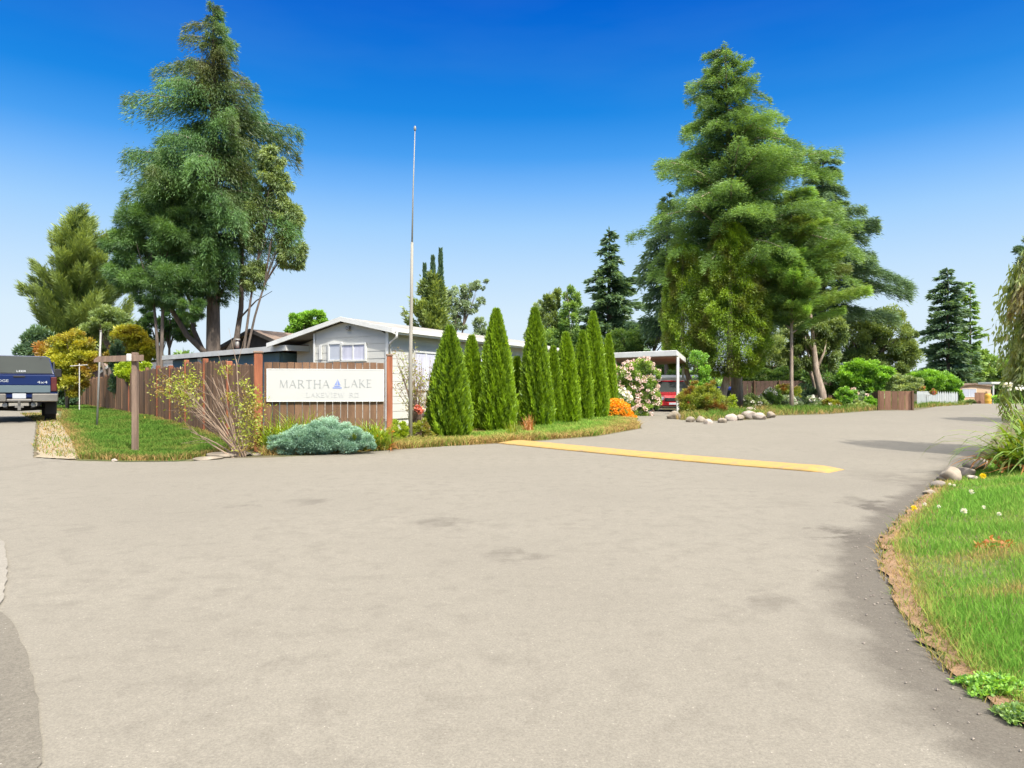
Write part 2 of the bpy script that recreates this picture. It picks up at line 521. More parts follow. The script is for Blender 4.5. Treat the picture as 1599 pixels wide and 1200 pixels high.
def strap_blades(n, rs, r0, L, W, arch=1.0, k=7, az=None, tilt=(0.15, 0.75)):
    """arching strap leaves from a clump of radius r0 at the origin"""
    a = rs.rand(n) * 2 * PI if az is None else az
    rr = r0 * np.sqrt(rs.rand(n)); aa = rs.rand(n) * 2 * PI
    base = np.stack([rr * np.cos(aa), rr * np.sin(aa), np.zeros(n)], 1)
    out = np.stack([np.cos(a), np.sin(a), np.zeros(n)], 1)
    Ln = L * rs.uniform(0.55, 1.15, n)
    th0 = rs.uniform(tilt[0], tilt[1], n)
    u = np.linspace(0, 1, k)
    P = np.zeros((n, k, 3)); P[:, 0] = base
    dth = arch * rs.uniform(0.6, 1.5, n)
    for i in range(1, k):
        th = th0 + dth * u[i] ** 1.5 * 1.6
        P[:, i] = P[:, i - 1] + (out * np.sin(th)[:, None] + np.array([0, 0, 1.0]) * np.cos(th)[:, None]) * (Ln / (k - 1))[:, None]
    P[:, :, 2] = np.maximum(P[:, :, 2], 0.01)
    Sd = unit(np.cross(out, [0, 0, 1.0]) + rs.normal(0, 0.15, (n, 3)))
    prof = np.array([0.7, 1, 1, 0.9, 0.72, 0.45, 0.05]) if k == 7 else np.linspace(1, 0.05, k)
    Wd = W * rs.uniform(0.7, 1.2, (n, 1)) * prof[None, :]
    return P, Wd, Sd

def in_poly(pts, poly):
    x, y = pts[:, 0], pts[:, 1]
    c = np.zeros(len(pts), bool)
    n = len(poly)
    for i in range(n):
        x0, y0 = poly[i]; x1, y1 = poly[(i + 1) % n]
        if y0 == y1: continue
        m = ((y0 > y) != (y1 > y)) & (x < (x1 - x0) * (y - y0) / (y1 - y0) + x0)
        c ^= m
    return c

def edge_dist(pts, poly):
    best = np.full(len(pts), 1e9)
    n = len(poly)
    for i in range(n):
        a = np.array(poly[i]); b = np.array(poly[(i + 1) % n]); ab = b - a
        t = np.clip(((pts - a) @ ab) / max(ab @ ab, 1e-9), 0, 1)
        best = np.minimum(best, np.linalg.norm(pts - (a + t[:, None] * ab), axis=1))
    return best

def sample_poly(poly, n, rs, bias=0.0):
    P = np.array(poly); lo, hi = P.min(0), P.max(0)
    out = []; got = 0
    while got < n:
        q = lo + (hi - lo) * rs.rand(n * 3, 2)
        if bias:
            keep = rs.rand(len(q)) < (max(lo[1], 1.5) / np.maximum(q[:, 1], 1.5)) ** bias
            q = q[keep]
        q = q[in_poly(q, poly)]
        out.append(q); got += len(q)
    return np.concatenate(out)[:n]

def grass(name, label, poly, n, mat, seed=1, h=(0.04, 0.1), w=0.006, bias=0.0, dry_edge=0.0, cat='grass', grow=0.0, kind='stuff', dry_patches=None, lean=0.35, zoff=0.0, base_t=0.72):
    """tint 0 = dry straw, 1 = lush green"""
    rs = np.random.RandomState(seed)
    q = sample_poly(poly, n, rs, bias)
    n = len(q)
    z = T(q[:, 0], q[:, 1]) + zoff
    az = rs.rand(n) * 2 * PI
    out = np.stack([np.cos(az), np.sin(az), np.zeros(n)], 1)
    scale = 1 + grow * np.maximum(q[:, 1] - 4, 0)
    cl = 0.5 + 0.5 * np.sin(q[:, 0] * 3.1 + 1.3 * np.sin(q[:, 1] * 2.3)) * np.sin(q[:, 1] * 2.7 + 1.7 * np.sin(q[:, 0] * 1.9))
    Hh = rs.uniform(h[0], h[1], n) * (0.7 + 0.6 * cl)
    base = np.stack([q[:, 0], q[:, 1], z], 1)
    ln = lean * rs.uniform(0.2, 1.8, n)
    P = np.zeros((n, 3, 3))
    P[:, 0] = base
    P[:, 1] = base + out * (ln * Hh * 0.35)[:, None] + np.array([0, 0, 0.6]) * Hh[:, None]
    P[:, 2] = base + out * (ln * Hh * 1.1)[:, None] + np.array([0, 0, 1.0]) * Hh[:, None]
    Sd = unit(np.cross(out, [0, 0, 1.0]) + rs.normal(0, 0.5, (n, 3)) * np.array([1, 1, 0]))
    Wd = (w * scale * rs.uniform(0.6, 1.3, n))[:, None] * np.array([1, 0.8, 0.06])[None]
    V, f = strips(P, Wd, Sd)
    big_ = np.sin(q[:, 0] * 0.9 + 2.0 * np.sin(q[:, 1] * 0.55)) * np.sin(q[:, 1] * 1.1 + 1.5 * np.sin(q[:, 0] * 0.7))
    tint = base_t + 0.32 * (cl - 0.5) + 0.10 * big_ + rs.normal(0, 0.13, n)
    if dry_edge:
        ed = edge_dist(q, poly)
        tint = tint - 0.75 * np.clip(1 - ed / dry_edge, 0, 1) * rs.rand(n) ** 0.5
    if dry_patches:
        for (cx, cy, rx, ry) in dry_patches:
            dd = np.exp(-(((q[:, 0] - cx) / rx) ** 2 + ((q[:, 1] - cy) / ry) ** 2))
            tint = tint - 0.8 * dd * rs.rand(n) ** 0.4
    tint = np.repeat(np.clip(tint, 0, 1), 2)
    o = mesh_obj(name, V, f, mat, None, tint)
    return tag(o, label, cat, None, kind)

def mat_grass(name, dry, mid, lush):
    m, nt, n, l = NT(name)
    out = n.new('ShaderNodeOutputMaterial')
    at = n.new('ShaderNodeAttribute'); at.attribute_name = 'tint'
    cr = n.new('ShaderNodeValToRGB')
    e = cr.color_ramp.elements
    e[0].position = 0.15; e[0].color = rgb(dry); e[1].position = 0.8; e[1].color = rgb(lush)
    x = e.new(0.45); x.color = rgb(mid)
    l.new(at.outputs['Fac'], cr.inputs[0])
    d = n.new('ShaderNodeBsdfDiffuse'); t = n.new('ShaderNodeBsdfTranslucent')
    l.new(cr.outputs[0], d.inputs[0]); l.new(cr.outputs[0], t.inputs[0])
    a = n.new('ShaderNodeMixShader'); a.inputs[0].default_value = 0.4
    l.new(d.outputs[0], a.inputs[1]); l.new(t.outputs[0], a.inputs[2]); l.new(a.outputs[0], out.inputs[0])
    return m

def sheet(name, poly, mat, zoff, step=0.6, kind='structure', smooth=True, far_step=None, rough_edge=0.0, seed=3):
    rs = np.random.RandomState(seed)
    P = np.array(poly, float)
    # subdivide the outline
    out = []
    n = len(P)
    for i in range(n):
        a, b = P[i], P[(i + 1) % n]
        L = np.linalg.norm(b - a)
        st = step if rough_edge == 0 else min(step, 0.08 if min(a[1], b[1]) < 14 and max(abs(a[0]), abs(b[0])) < 20 else 0.4)
        m = max(1, int(L / st))
        nn = np.array([-(b - a)[1], (b - a)[0]]) / max(L, 1e-9)
        for j in range(m):
            o = 0 if j == 0 else rough_edge * rs.normal()
            out.append(a + (b - a) * j / m + nn * o)
    out = np.array(out)
    lo, hi = P.min(0), P.max(0)
    xs = np.arange(lo[0], hi[0], step); ys = np.arange(lo[1], hi[1], step)
    gx, gy = np.meshgrid(xs, ys); g = np.stack([gx.ravel(), gy.ravel()], 1)
    g = g + rs.uniform(-0.1, 0.1, g.shape) * step
    if len(g):
        g = g[in_poly(g, P)]
        if len(g): g = g[edge_dist(g, P) > step * 0.3]
    allp = [Vector(p) for p in out] + [Vector(p) for p in g]
    r = delaunay_2d_cdt(allp, [], [list(range(len(out)))], 1, 1e-5)
    V = np.array([tuple(v) for v in r[0]])
    Z = T(V[:, 0], V[:, 1]) + zoff
    V3 = np.column_stack([V, Z])
    o = mesh_obj(name, V3, [tuple(f) for f in r[2]], mat, None, None, smooth)
    import bmesh
    bm = bmesh.new(); bm.from_mesh(o.data)
    for f in bm.faces:
        if f.normal.z < 0: f.normal_flip()
    bm.to_mesh(o.data); bm.free()
    if kind: o['kind'] = kind
    return o

def rock(label, x, y, s, mat, seed, group=None, squash=0.7, name='rock', zoff=-0.12):
    import bmesh
    rs = np.random.RandomState(seed)
    bm = bmesh.new(); bmesh.ops.create_icosphere(bm, subdivisions=3, radius=1)
    dirs_ = unit(rs.normal(size=(11, 3))); cut = rs.uniform(0.62, 0.95, 11)
    sc_ = np.array([rs.uniform(0.8, 1.25), rs.uniform(0.8, 1.2), squash * rs.uniform(0.85, 1.15)])
    for v in bm.verts:
        p = np.array(v.co)
        for dd, c in zip(dirs_, cut):
            q = p @ dd
            if q > c: p = p - dd * (q - c)
        p = p * (1 + 0.03 * math.sin(9 * p[0] + seed) * math.sin(8 * p[1]))
        v.co = Vector(p * sc_ * s)
    me = bpy.data.meshes.new(name); bm.to_mesh(me); bm.free(); me.materials.append(mat)
    me.polygons.foreach_set('use_smooth', [True] * len(me.polygons))
    o = bpy.data.objects.new(name, me); COL.objects.link(o)
    o.location = (x, y, Tf(x, y) + s * squash * 0.7 + zoff * s); o.rotation_euler = (0, 0, rs.rand() * 6)
    return tag(o, label, 'rock', group)

# ================================================================== MATERIALS
def asphalt(name, base, dark, ellipses=(), grain=1.0, mott=0.5):
    m, nt, n, l = NT(name)
    out = n.new('ShaderNodeOutputMaterial'); p = n.new('ShaderNodeBsdfPrincipled'); l.new(p.outputs[0], out.inputs[0])
    p.inputs['Roughness'].default_value = 0.85; p.inputs['Specular IOR Level'].default_value = 0.25
    tc = n.new('ShaderNodeTexCoord')
    def noise(sc_, det=5, rough=0.55, vec=None):
        z = n.new('ShaderNodeTexNoise'); z.inputs['Scale'].default_value = sc_; z.inputs['Detail'].default_value = det
        z.inputs['Roughness'].default_value = rough
        l.new(vec or tc.outputs['Object'], z.inputs['Vector']); return z
    def mrange(src, a, b, c=0.0, d=1.0):
        r = n.new('ShaderNodeMapRange'); l.new(src, r.inputs[0])
        for i, v in zip(('From Min', 'From Max', 'To Min', 'To Max'), (a, b, c, d)): r.inputs[i].default_value = v
        return r.outputs[0]
    def mul(a, b):
        q = n.new('ShaderNodeMath'); q.operation = 'MULTIPLY'
        l.new(a, q.inputs[0])
        if isinstance(b, float): q.inputs[1].default_value = b
        else: l.new(b, q.inputs[1])
        return q.outputs[0]
    def mx2(a, b):
        q = n.new('ShaderNodeMath'); q.operation = 'MAXIMUM'; l.new(a, q.inputs[0]); l.new(b, q.inputs[1]); return q.outputs[0]
    n1 = noise(0.35, 6); n2 = noise(90, 3, 0.7); n3 = noise(5, 7, 0.65); n4 = noise(300, 2, 0.6); n5 = noise(28, 5, 0.7)
    big = mrange(n1.outputs[0], 0.35, 0.68, 0, mott)
    mid = mul(mrange(n3.outputs[0], 0.42, 0.8), 0.45)
    fac = mx2(big, mid)
    # placed stains
    wv = noise(2.4, 7, 0.7)
    sub = n.new('ShaderNodeVectorMath'); sub.operation = 'SUBTRACT'; sub.inputs[1].default_value = (0.5, 0.5, 0.5)
    l.new(wv.outputs['Color'], sub.inputs[0])
    scl = n.new('ShaderNodeVectorMath'); scl.operation = 'SCALE'; scl.inputs['Scale'].default_value = 1.25; l.new(sub.outputs[0], scl.inputs[0])
    ad = n.new('ShaderNodeVectorMath'); ad.operation = 'ADD'; l.new(tc.outputs['Object'], ad.inputs[0]); l.new(scl.outputs[0], ad.inputs[1])
    ad2 = n.new('ShaderNodeVectorMath'); ad2.operation = 'MULTIPLY_ADD'; ad2.inputs[1].default_value = (.5, .5, .5); l.new(scl.outputs[0], ad2.inputs[0]); l.new(tc.outputs['Object'], ad2.inputs[2])
    sep = n.new('ShaderNodeVectorMath'); sep.operation = 'MULTIPLY'; sep.inputs[1].default_value = (1, 1, 0); l.new(ad.outputs[0], sep.inputs[0])
    last_st = None
    for (cx, cy, rx, ry, rot, st) in ellipses:
        mp = n.new('ShaderNodeMapping'); mp.vector_type = 'TEXTURE'
        mp.inputs['Location'].default_value = (cx, cy, 0); mp.inputs['Rotation'].default_value = (0, 0, rot); mp.inputs['Scale'].default_value = (rx, ry, 1)
        l.new(sep.outputs[0], mp.inputs[0])
        ln = n.new('ShaderNodeVectorMath'); ln.operation = 'LENGTH'; l.new(mp.outputs[0], ln.inputs[0])
        f = mrange(ln.outputs['Value'], 1.3, 0.35, 0, st * (0.8 if st < 1 else 1))
        br = mrange(n5.outputs[0], 0.3, 0.6, 0.55, 1.0)
        f = mul(mul(f, br), mrange(n3.outputs[0], 0.36, 0.52, 0.35, 1.0))
        last_st = f if last_st is None else mx2(last_st, f)
    if last_st is not None:
        fac = mx2(fac, last_st)
        # band of older, darker asphalt following the curved right edge
        sx = n.new('ShaderNodeSeparateXYZ'); l.new(ad2.outputs[0], sx.inputs[0])
        ymap = n.new('ShaderNodeMath'); ymap.operation = 'DIVIDE'; ymap.inputs[1].default_value = 20; l.new(sx.outputs['Y'], ymap.inputs[0])
        fc = n.new('ShaderNodeFloatCurve'); cv = fc.mapping.curves[0]
        ys_ = [0, .05, .1275, .18, .23, .2785, .36, .48, .675, 1.0]
        cv.points[0].location = (0, float(xr(0)) / 20); cv.points[1].location = (1, float(xr(20)) / 20)
        for q_ in ys_[1:-1]: cv.points.new(q_, float(xr(q_ * 20)) / 20)
        for pt_ in cv.points: pt_.handle_type = 'VECTOR'
        fc.mapping.update(); l.new(ymap.outputs[0], fc.inputs['Value'])
        x20 = n.new('ShaderNodeMath'); x20.operation = 'MULTIPLY'; x20.inputs[1].default_value = 20; l.new(fc.outputs[0], x20.inputs[0])
        df = n.new('ShaderNodeMath'); df.operation = 'SUBTRACT'; l.new(x20.outputs[0], df.inputs[0]); l.new(sx.outputs['X'], df.inputs[1])
        ylim = mrange(sx.outputs['Y'], 15.0, 10.5)
        band = mul(mrange(df.outputs[0], 0.55, 0.28, 0, 0.9), ylim)
        fac = mx2(fac, mul(band, mrange(n5.outputs[0], 0.3, 0.55, 0.7, 1.0)))
    mx = n.new('ShaderNodeMix'); mx.data_type = 'RGBA'
    mx.inputs['A'].default_value = rgb(base); mx.inputs['B'].default_value = rgb(dark); l.new(fac, mx.inputs['Factor'])
    # aggregate
    ag = mrange(n2.outputs[0], 0.3, 0.7, 1 - 0.30 * grain, 1 + 0.30 * grain)
    ag2 = mrange(n4.outputs[0], 0.3, 0.7, 1 - 0.22 * grain, 1 + 0.22 * grain)
    ag3 = mrange(n5.outputs[0], 0.3, 0.7, 0.92, 1.08)
    vs = n.new('ShaderNodeVectorMath'); vs.operation = 'SCALE'; l.new(mx.outputs['Result'], vs.inputs[0]); l.new(mul(mul(ag, ag2), ag3), vs.inputs['Scale'])
    vo = n.new('ShaderNodeTexVoronoi'); vo.inputs['Scale'].default_value = 42; l.new(tc.outputs['Object'], vo.inputs['Vector'])
    sp = mul(mrange(vo.outputs['Distance'], 0.16, 0.08), mrange(n5.outputs[0], 0.52, 0.6))
    mw = n.new('ShaderNodeMix'); mw.data_type = 'RGBA'; l.new(mul(sp, 0.75 * grain), mw.inputs['Factor'])
    l.new(vs.outputs[0], mw.inputs['A']); mw.inputs['B'].default_value = (0.62, 0.57, 0.5, 1)
    l.new(mw.outputs['Result'], p.inputs['Base Color'])
    bp = n.new('ShaderNodeBump'); bp.inputs['Strength'].default_value = 0.5 * grain; bp.inputs['Distance'].default_value = 0.006
    l.new(n2.outputs[0], bp.inputs['Height']); l.new(bp.outputs[0], p.inputs['Normal'])
    return m

def ell(px, py, rxp, ryp, st, rot=0.0):
    c = G(px, py); e = G(px + rxp, py); f = G(px, py - ryp); g = G(px, py + ryp)
    return (c[0], c[1], max(0.05, abs(e[0] - c[0])), max(0.05, abs(f[1] - g[1]) / 2), rot, st)

stains = [ell(385, 790, 30, 5, 0.85), ell(480, 785, 42, 7, 0.8), ell(300, 803, 40, 4, 0.5), ell(690, 818, 42, 9, 0.85), ell(800, 868, 44, 11, 0.85),
          ell(1190, 942, 62, 16, 0.8), ell(1430, 755, 110, 26, 0.75), ell(1250, 790, 60, 14, 0.45), ell(1290, 850, 60, 50, 0.35), ell(1130, 1010, 60, 14, 0.35),
          ell(120, 832, 40, 10, 0.5), ell(205, 815, 60, 4, 0.4), ell(930, 760, 70, 5, 0.25), ell(1500, 668, 60, 8, 0.3), ell(1330, 1000, 90, 60, 0.5), ell(1450, 1130, 90, 50, 0.45),
          ell(1240, 760, 50, 8, 0.35),
          ell(1345, 846, 42, 24, 1.5), ell(1385, 800, 38, 22, 1.4),
          ell(70, 695, 30, 3, 0.6), ell(30, 730, 22, 22, 0.45)]
M = {}
M['road'] = asphalt('asphalt', (0.224, 0.206, 0.170), (0.100, 0.088, 0.072), stains, 0.6, 0.22)
M['old'] = asphalt('old_asphalt', (0.165, 0.150, 0.122), (0.125, 0.112, 0.092), (), 0.9, 0.5)
M['old2'] = asphalt('old_asphalt_edge', (0.185, 0.165, 0.14), (0.115, 0.10, 0.085), (), 1.0, 0.7)
M['concrete'] = asphalt('concrete', (0.27, 0.25, 0.215), (0.17, 0.155, 0.13), (), 0.5, 0.5)
M['gravel'] = asphalt('gravel', (0.33, 0.28, 0.20), (0.24, 0.19, 0.11), (), 1.0, 0.6)
M['soil'] = mat_basic('soil', (0.15, 0.115, 0.075), (0.10, 0.11, 0.045), 0.95, 1.3, bump=0.6, bscale=25)
M['turf'] = mat_basic('turf_soil', (0.09, 0.14, 0.03), (0.14, 0.12, 0.055), 0.95, 2.5, bump=0.6, bscale=30)
M['dry_edge'] = mat_basic('dry_edge', (0.30, 0.19, 0.11), (0.20, 0.125, 0.07), 0.95, 7, bump=0.8, bscale=60)
M['yellow'] = mat_basic('yellow_paint', (0.43, 0.275, 0.085), (0.29, 0.215, 0.12), 0.8, 9, bump=0.5, bscale=70, lo=0.5, hi=0.72, detail=9)
M['grass_right'] = mat_grass('grass_blades_bright', (0.50, 0.35, 0.14), (0.36, 0.42, 0.10), (0.20, 0.40, 0.06))
M['grass'] = mat_grass('grass_blades', (0.42, 0.29, 0.12), (0.22, 0.27, 0.06), (0.12, 0.24, 0.04))
M['wood_fence'] = mat_basic('fence_boards', (0.205, 0.118, 0.068), (0.14, 0.080, 0.047), 0.85, 2.2, tinted=True, bump=0.5, bscale=12, stretch=(6, 6, 0.7))
M['wood_long'] = mat_basic('long_fence_boards', (0.30, 0.165, 0.092), (0.20, 0.11, 0.062), 0.85, 2.2, tinted=True, bump=0.5, bscale=12, stretch=(6, 6, 0.7))
M['wood_post'] = mat_basic('stained_post', (0.30, 0.105, 0.05), (0.20, 0.065, 0.032), 0.75, 3, tinted=True, bump=0.3, bscale=14, stretch=(4, 4, 0.6))
M['wood_grey'] = mat_basic('weathered_wood', (0.27, 0.19, 0.14), (0.18, 0.125, 0.095), 0.9, 3, bump=0.5, bscale=16, stretch=(5, 5, 0.6))
M['wood_brown'] = mat_basic('brown_boards', (0.30, 0.17, 0.11), (0.22, 0.12, 0.075), 0.85, 2, tinted=True, stretch=(5, 5, 0.7))
M['white'] = mat_basic('white_paint', (0.66, 0.66, 0.63), (0.56, 0.56, 0.53), 0.55, 2.5)
M['sign_white'] = mat_basic('sign_white', (0.50, 0.505, 0.49), (0.475, 0.48, 0.465), 0.45, 1.2)
M['letter'] = mat_basic('sign_lettering', (0.31, 0.33, 0.33), (0.29, 0.31, 0.31), 0.5)
M['letter_pale'] = mat_basic('sign_lettering_pale', (0.44, 0.45, 0.45), (0.425, 0.435, 0.435), 0.5)
M['emblem'] = mat_basic('sign_emblem', (0.20, 0.27, 0.55), (0.18, 0.24, 0.5), 0.5)
M['picket'] = mat_basic('picket_white', (0.40, 0.43, 0.43), (0.34, 0.37, 0.38), 0.7, 2)
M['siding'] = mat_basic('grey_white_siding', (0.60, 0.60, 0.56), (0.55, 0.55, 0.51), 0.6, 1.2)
M['trim'] = mat_basic('trim_white', (0.74, 0.75, 0.73), (0.64, 0.65, 0.62), 0.55, 2.5)
M['soffit'] = mat_basic('soffit', (0.45, 0.45, 0.42), (0.38, 0.38, 0.36), 0.7)
M['roof_grey'] = mat_basic('roof_grey', (0.36, 0.34, 0.32), (0.24, 0.23, 0.21), 0.9, 3)
M['roof_dark'] = mat_basic('roof_dark', (0.09, 0.08, 0.075), (0.06, 0.055, 0.05), 0.9, 3)
M['roof_brown'] = mat_basic('roof_brown', (0.28, 0.20, 0.15), (0.2, 0.15, 0.12), 0.9, 3)
M['roof_red'] = mat_basic('red_gravel_roof', (0.30, 0.14, 0.11), (0.22, 0.12, 0.10), 0.95, 8, bump=0.6, bscale=60)
M['bluewall'] = mat_basic('blue_grey_wall', (0.13, 0.22, 0.26), (0.10, 0.18, 0.22), 0.7, 2)
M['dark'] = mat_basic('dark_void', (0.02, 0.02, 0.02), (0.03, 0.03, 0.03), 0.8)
M['glass'] = mat_basic('window_glass', (0.50, 0.53, 0.60), (0.40, 0.44, 0.52), 0.08, 1.5, spec=0.8)
M['curtain'] = mat_basic('curtain', (0.62, 0.63, 0.74), (0.52, 0.53, 0.64), 0.8, 2, stretch=(14, 14, 0.3))
M['tan'] = mat_basic('tan_siding', (0.60, 0.43, 0.27), (0.54, 0.38, 0.24), 0.7, 1)
M['metal'] = mat_basic('galvanised', (0.32, 0.32, 0.30), (0.24, 0.24, 0.23), 0.6, 3, metal=0.4)
M['pole'] = mat_basic('pole_paint', (0.36, 0.34, 0.29), (0.26, 0.25, 0.21), 0.5, 2, stretch=(1, 1, .3))
M['bark'] = mat_basic('bark', (0.20, 0.16, 0.13), (0.11, 0.09, 0.075), 0.95, 4, bump=0.9, bscale=10, stretch=(2.5, 2.5, 0.5))
M['bark_pale'] = mat_basic('pale_bark', (0.42, 0.34, 0.27), (0.26, 0.20, 0.16), 0.95, 4, bump=0.9, bscale=10, stretch=(2.5, 2.5, 0.5))
M['twig'] = mat_basic('bare_twigs', (0.34, 0.25, 0.18), (0.22, 0.16, 0.12), 0.9, 4)
M['rock'] = mat_basic('rock', (0.34, 0.29, 0.23), (0.20, 0.17, 0.13), 0.9, 3.5, bump=0.6, bscale=14)
M['rock_white'] = mat_basic('pale_rock', (0.46, 0.40, 0.35), (0.32, 0.27, 0.22), 0.9, 3.5, bump=0.6, bscale=14)
M['rock_dark'] = mat_basic('dark_rock', (0.20, 0.17, 0.145), (0.30, 0.26, 0.22), 0.95, 4, bump=0.8, bscale=14)
M['blue_paint'] = mat_basic('car_blue', (0.008, 0.02, 0.085), (0.009, 0.022, 0.09), 0.35, 1, spec=0.2)
M['grey_paint'] = mat_basic('car_grey', (0.11, 0.15, 0.17), (0.10, 0.14, 0.16), 0.3, 1, spec=0.6)
M['red_paint'] = mat_basic('car_red', (0.42, 0.012, 0.02), (0.38, 0.01, 0.018), 0.22, 1, spec=0.7)
M['tint_glass'] = mat_basic('tinted_glass', (0.06, 0.068, 0.064), (0.05, 0.056, 0.054), 0.5, 1, spec=0.02)
M['chrome'] = mat_basic('chrome', (0.30, 0.285, 0.26), (0.24, 0.225, 0.2), 0.4, 2, metal=0.75)
M['rubber'] = mat_basic('rubber', (0.02, 0.02, 0.02), (0.03, 0.03, 0.028), 0.8, 10, bump=0.4, bscale=30)
M['black'] = mat_basic('black_plastic', (0.015, 0.015, 0.015), (0.02, 0.02, 0.02), 0.6)
M['taillight'] = mat_basic('taillight_lens', (0.10, 0.012, 0.012), (0.07, 0.01, 0.01), 0.15, spec=0.8)
M['plate'] = mat_basic('plate', (0.42, 0.45, 0.48), (0.38, 0.41, 0.45), 0.5)
M['bin_blue'] = mat_basic('blue_plastic', (0.02, 0.07, 0.45), (0.02, 0.06, 0.4), 0.5)
M['barrel'] = mat_basic('yellow_plastic', (0.75, 0.42, 0.06), (0.65, 0.36, 0.05), 0.5)
M['brickred'] = mat_basic('brown_red_siding', (0.16, 0.10, 0.08), (0.12, 0.08, 0.065), 0.85)

L = {}
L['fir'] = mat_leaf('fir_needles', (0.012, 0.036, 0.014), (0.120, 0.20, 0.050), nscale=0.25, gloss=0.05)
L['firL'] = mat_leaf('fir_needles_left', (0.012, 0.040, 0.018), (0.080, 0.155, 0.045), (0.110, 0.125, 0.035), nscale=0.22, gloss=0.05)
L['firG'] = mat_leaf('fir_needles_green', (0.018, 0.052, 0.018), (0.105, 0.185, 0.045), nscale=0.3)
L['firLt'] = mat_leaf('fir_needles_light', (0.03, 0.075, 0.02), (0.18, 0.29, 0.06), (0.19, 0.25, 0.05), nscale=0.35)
L['olive'] = mat_leaf('cedar_olive', (0.035, 0.065, 0.02), (0.15, 0.195, 0.058), nscale=0.4)
L['drk'] = mat_leaf('conifer_dark', (0.02, 0.048, 0.028), (0.09, 0.145, 0.075), nscale=0.4)
L['ivy'] = mat_leaf('ivy_cedar', (0.035, 0.07, 0.006), (0.155, 0.235, 0.016), (0.14, 0.16, 0.02), nscale=0.8)
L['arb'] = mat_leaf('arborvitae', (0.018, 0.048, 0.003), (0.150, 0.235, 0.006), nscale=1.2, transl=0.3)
L['mid'] = mat_leaf('mid_green', (0.04, 0.09, 0.022), (0.16, 0.24, 0.06), nscale=0.8)
L['rose'] = mat_leaf('rose_leaves', (0.05, 0.10, 0.018), (0.19, 0.27, 0.055), nscale=1.0)
L['grn'] = mat_leaf('bright_green', (0.04, 0.11, 0.015), (0.17, 0.30, 0.035), nscale=1.0)
L['lime'] = mat_leaf('yellow_green', (0.09, 0.15, 0.006), (0.24, 0.29, 0.012), nscale=1.0)
L['autumn'] = mat_leaf('autumn_yellow', (0.10, 0.125, 0.014), (0.26, 0.255, 0.022), (0.38, 0.16, 0.03), nscale=0.5)
L['gold'] = mat_leaf('autumn_gold', (0.13, 0.155, 0.014), (0.32, 0.31, 0.022), (0.30, 0.21, 0.02), nscale=0.6)
L['pale'] = mat_leaf('pale_green', (0.07, 0.11, 0.04), (0.23, 0.28, 0.12), nscale=0.8)
L['sage'] = mat_leaf('grey_green', (0.06, 0.09, 0.055), (0.20, 0.26, 0.17), nscale=0.8)
L['juniper'] = mat_leaf('blue_juniper', (0.055, 0.115, 0.082), (0.20, 0.30, 0.225), nscale=2.0, transl=0.15)
L['strap'] = mat_leaf('strap_leaves', (0.05, 0.11, 0.01), (0.21, 0.28, 0.02), (0.26, 0.24, 0.03), nscale=3, gloss=0.08)
L['dead'] = mat_leaf('dead_leaves', (0.16, 0.055, 0.012), (0.30, 0.14, 0.05), nscale=3)
L['rusty'] = mat_leaf('rusty_shrub', (0.06, 0.10, 0.014), (0.20, 0.225, 0.03), (0.27, 0.12, 0.03), nscale=1.6)
L['scrub'] = mat_leaf('yellowing_leaves', (0.08, 0.11, 0.012), (0.22, 0.24, 0.025), (0.26, 0.14, 0.04), nscale=3)
L['white'] = mat_leaf('white_petals', (0.34, 0.335, 0.31), (0.44, 0.43, 0.41), transl=0.2)
L['pinkw'] = mat_leaf('pale_pink_petals', (0.34, 0.235, 0.235), (0.44, 0.37, 0.36), transl=0.2)
L['orange'] = mat_leaf('orange_petals', (0.38, 0.13, 0.003), (0.46, 0.235, 0.006), transl=0.2)
L['yellowp'] = mat_leaf('yellow_petals', (0.36, 0.27, 0.006), (0.44, 0.36, 0.012), transl=0.2)
L['coral'] = mat_leaf('coral_petals', (0.28, 0.07, 0.05), (0.36, 0.13, 0.09), transl=0.2)

# ================================================================== GROUND, ROAD
def ground_mesh():
    def axis(lo, hi, step, far):
        a = list(np.arange(lo, hi + 1e-6, step)); s = step; x = hi
        while x < far: s *= 1.35; x += s; a.append(x)
        s = step; x = lo; pre = []
        while x > -far: s *= 1.35; x -= s; pre.append(x)
        return np.array(pre[::-1] + a)
    xs = axis(-32, 44, 0.5, 2500); ys = axis(-8, 110, 0.5, 2500)
    gx, gy = np.meshgrid(xs, ys)
    V = np.column_stack([gx.ravel(), gy.ravel(), T(gx.ravel(), gy.ravel())])
    nx, ny = len(xs), len(ys)
    i = (np.arange(ny - 1)[:, None] * nx + np.arange(nx - 1)[None]).ravel()
    f = np.stack([i, i + 1, i + nx + 1, i + nx], 1)
    o = mesh_obj('ground', V, f, M['soil'], None, None, True)
    o['kind'] = 'structure'
ground_mesh()

R_EDGE = [(1.78, -6), (1.80, 0.5)] + [G(x, y) for x, y in [(1599, 1132), (1500, 1062), (1432, 982), (1388, 900), (1378, 850), (1432, 792), (1482, 742), (1540, 702), (1565, 662)]] + [(23.0, 33), (31, 42), (62, 76), (95, 104)]
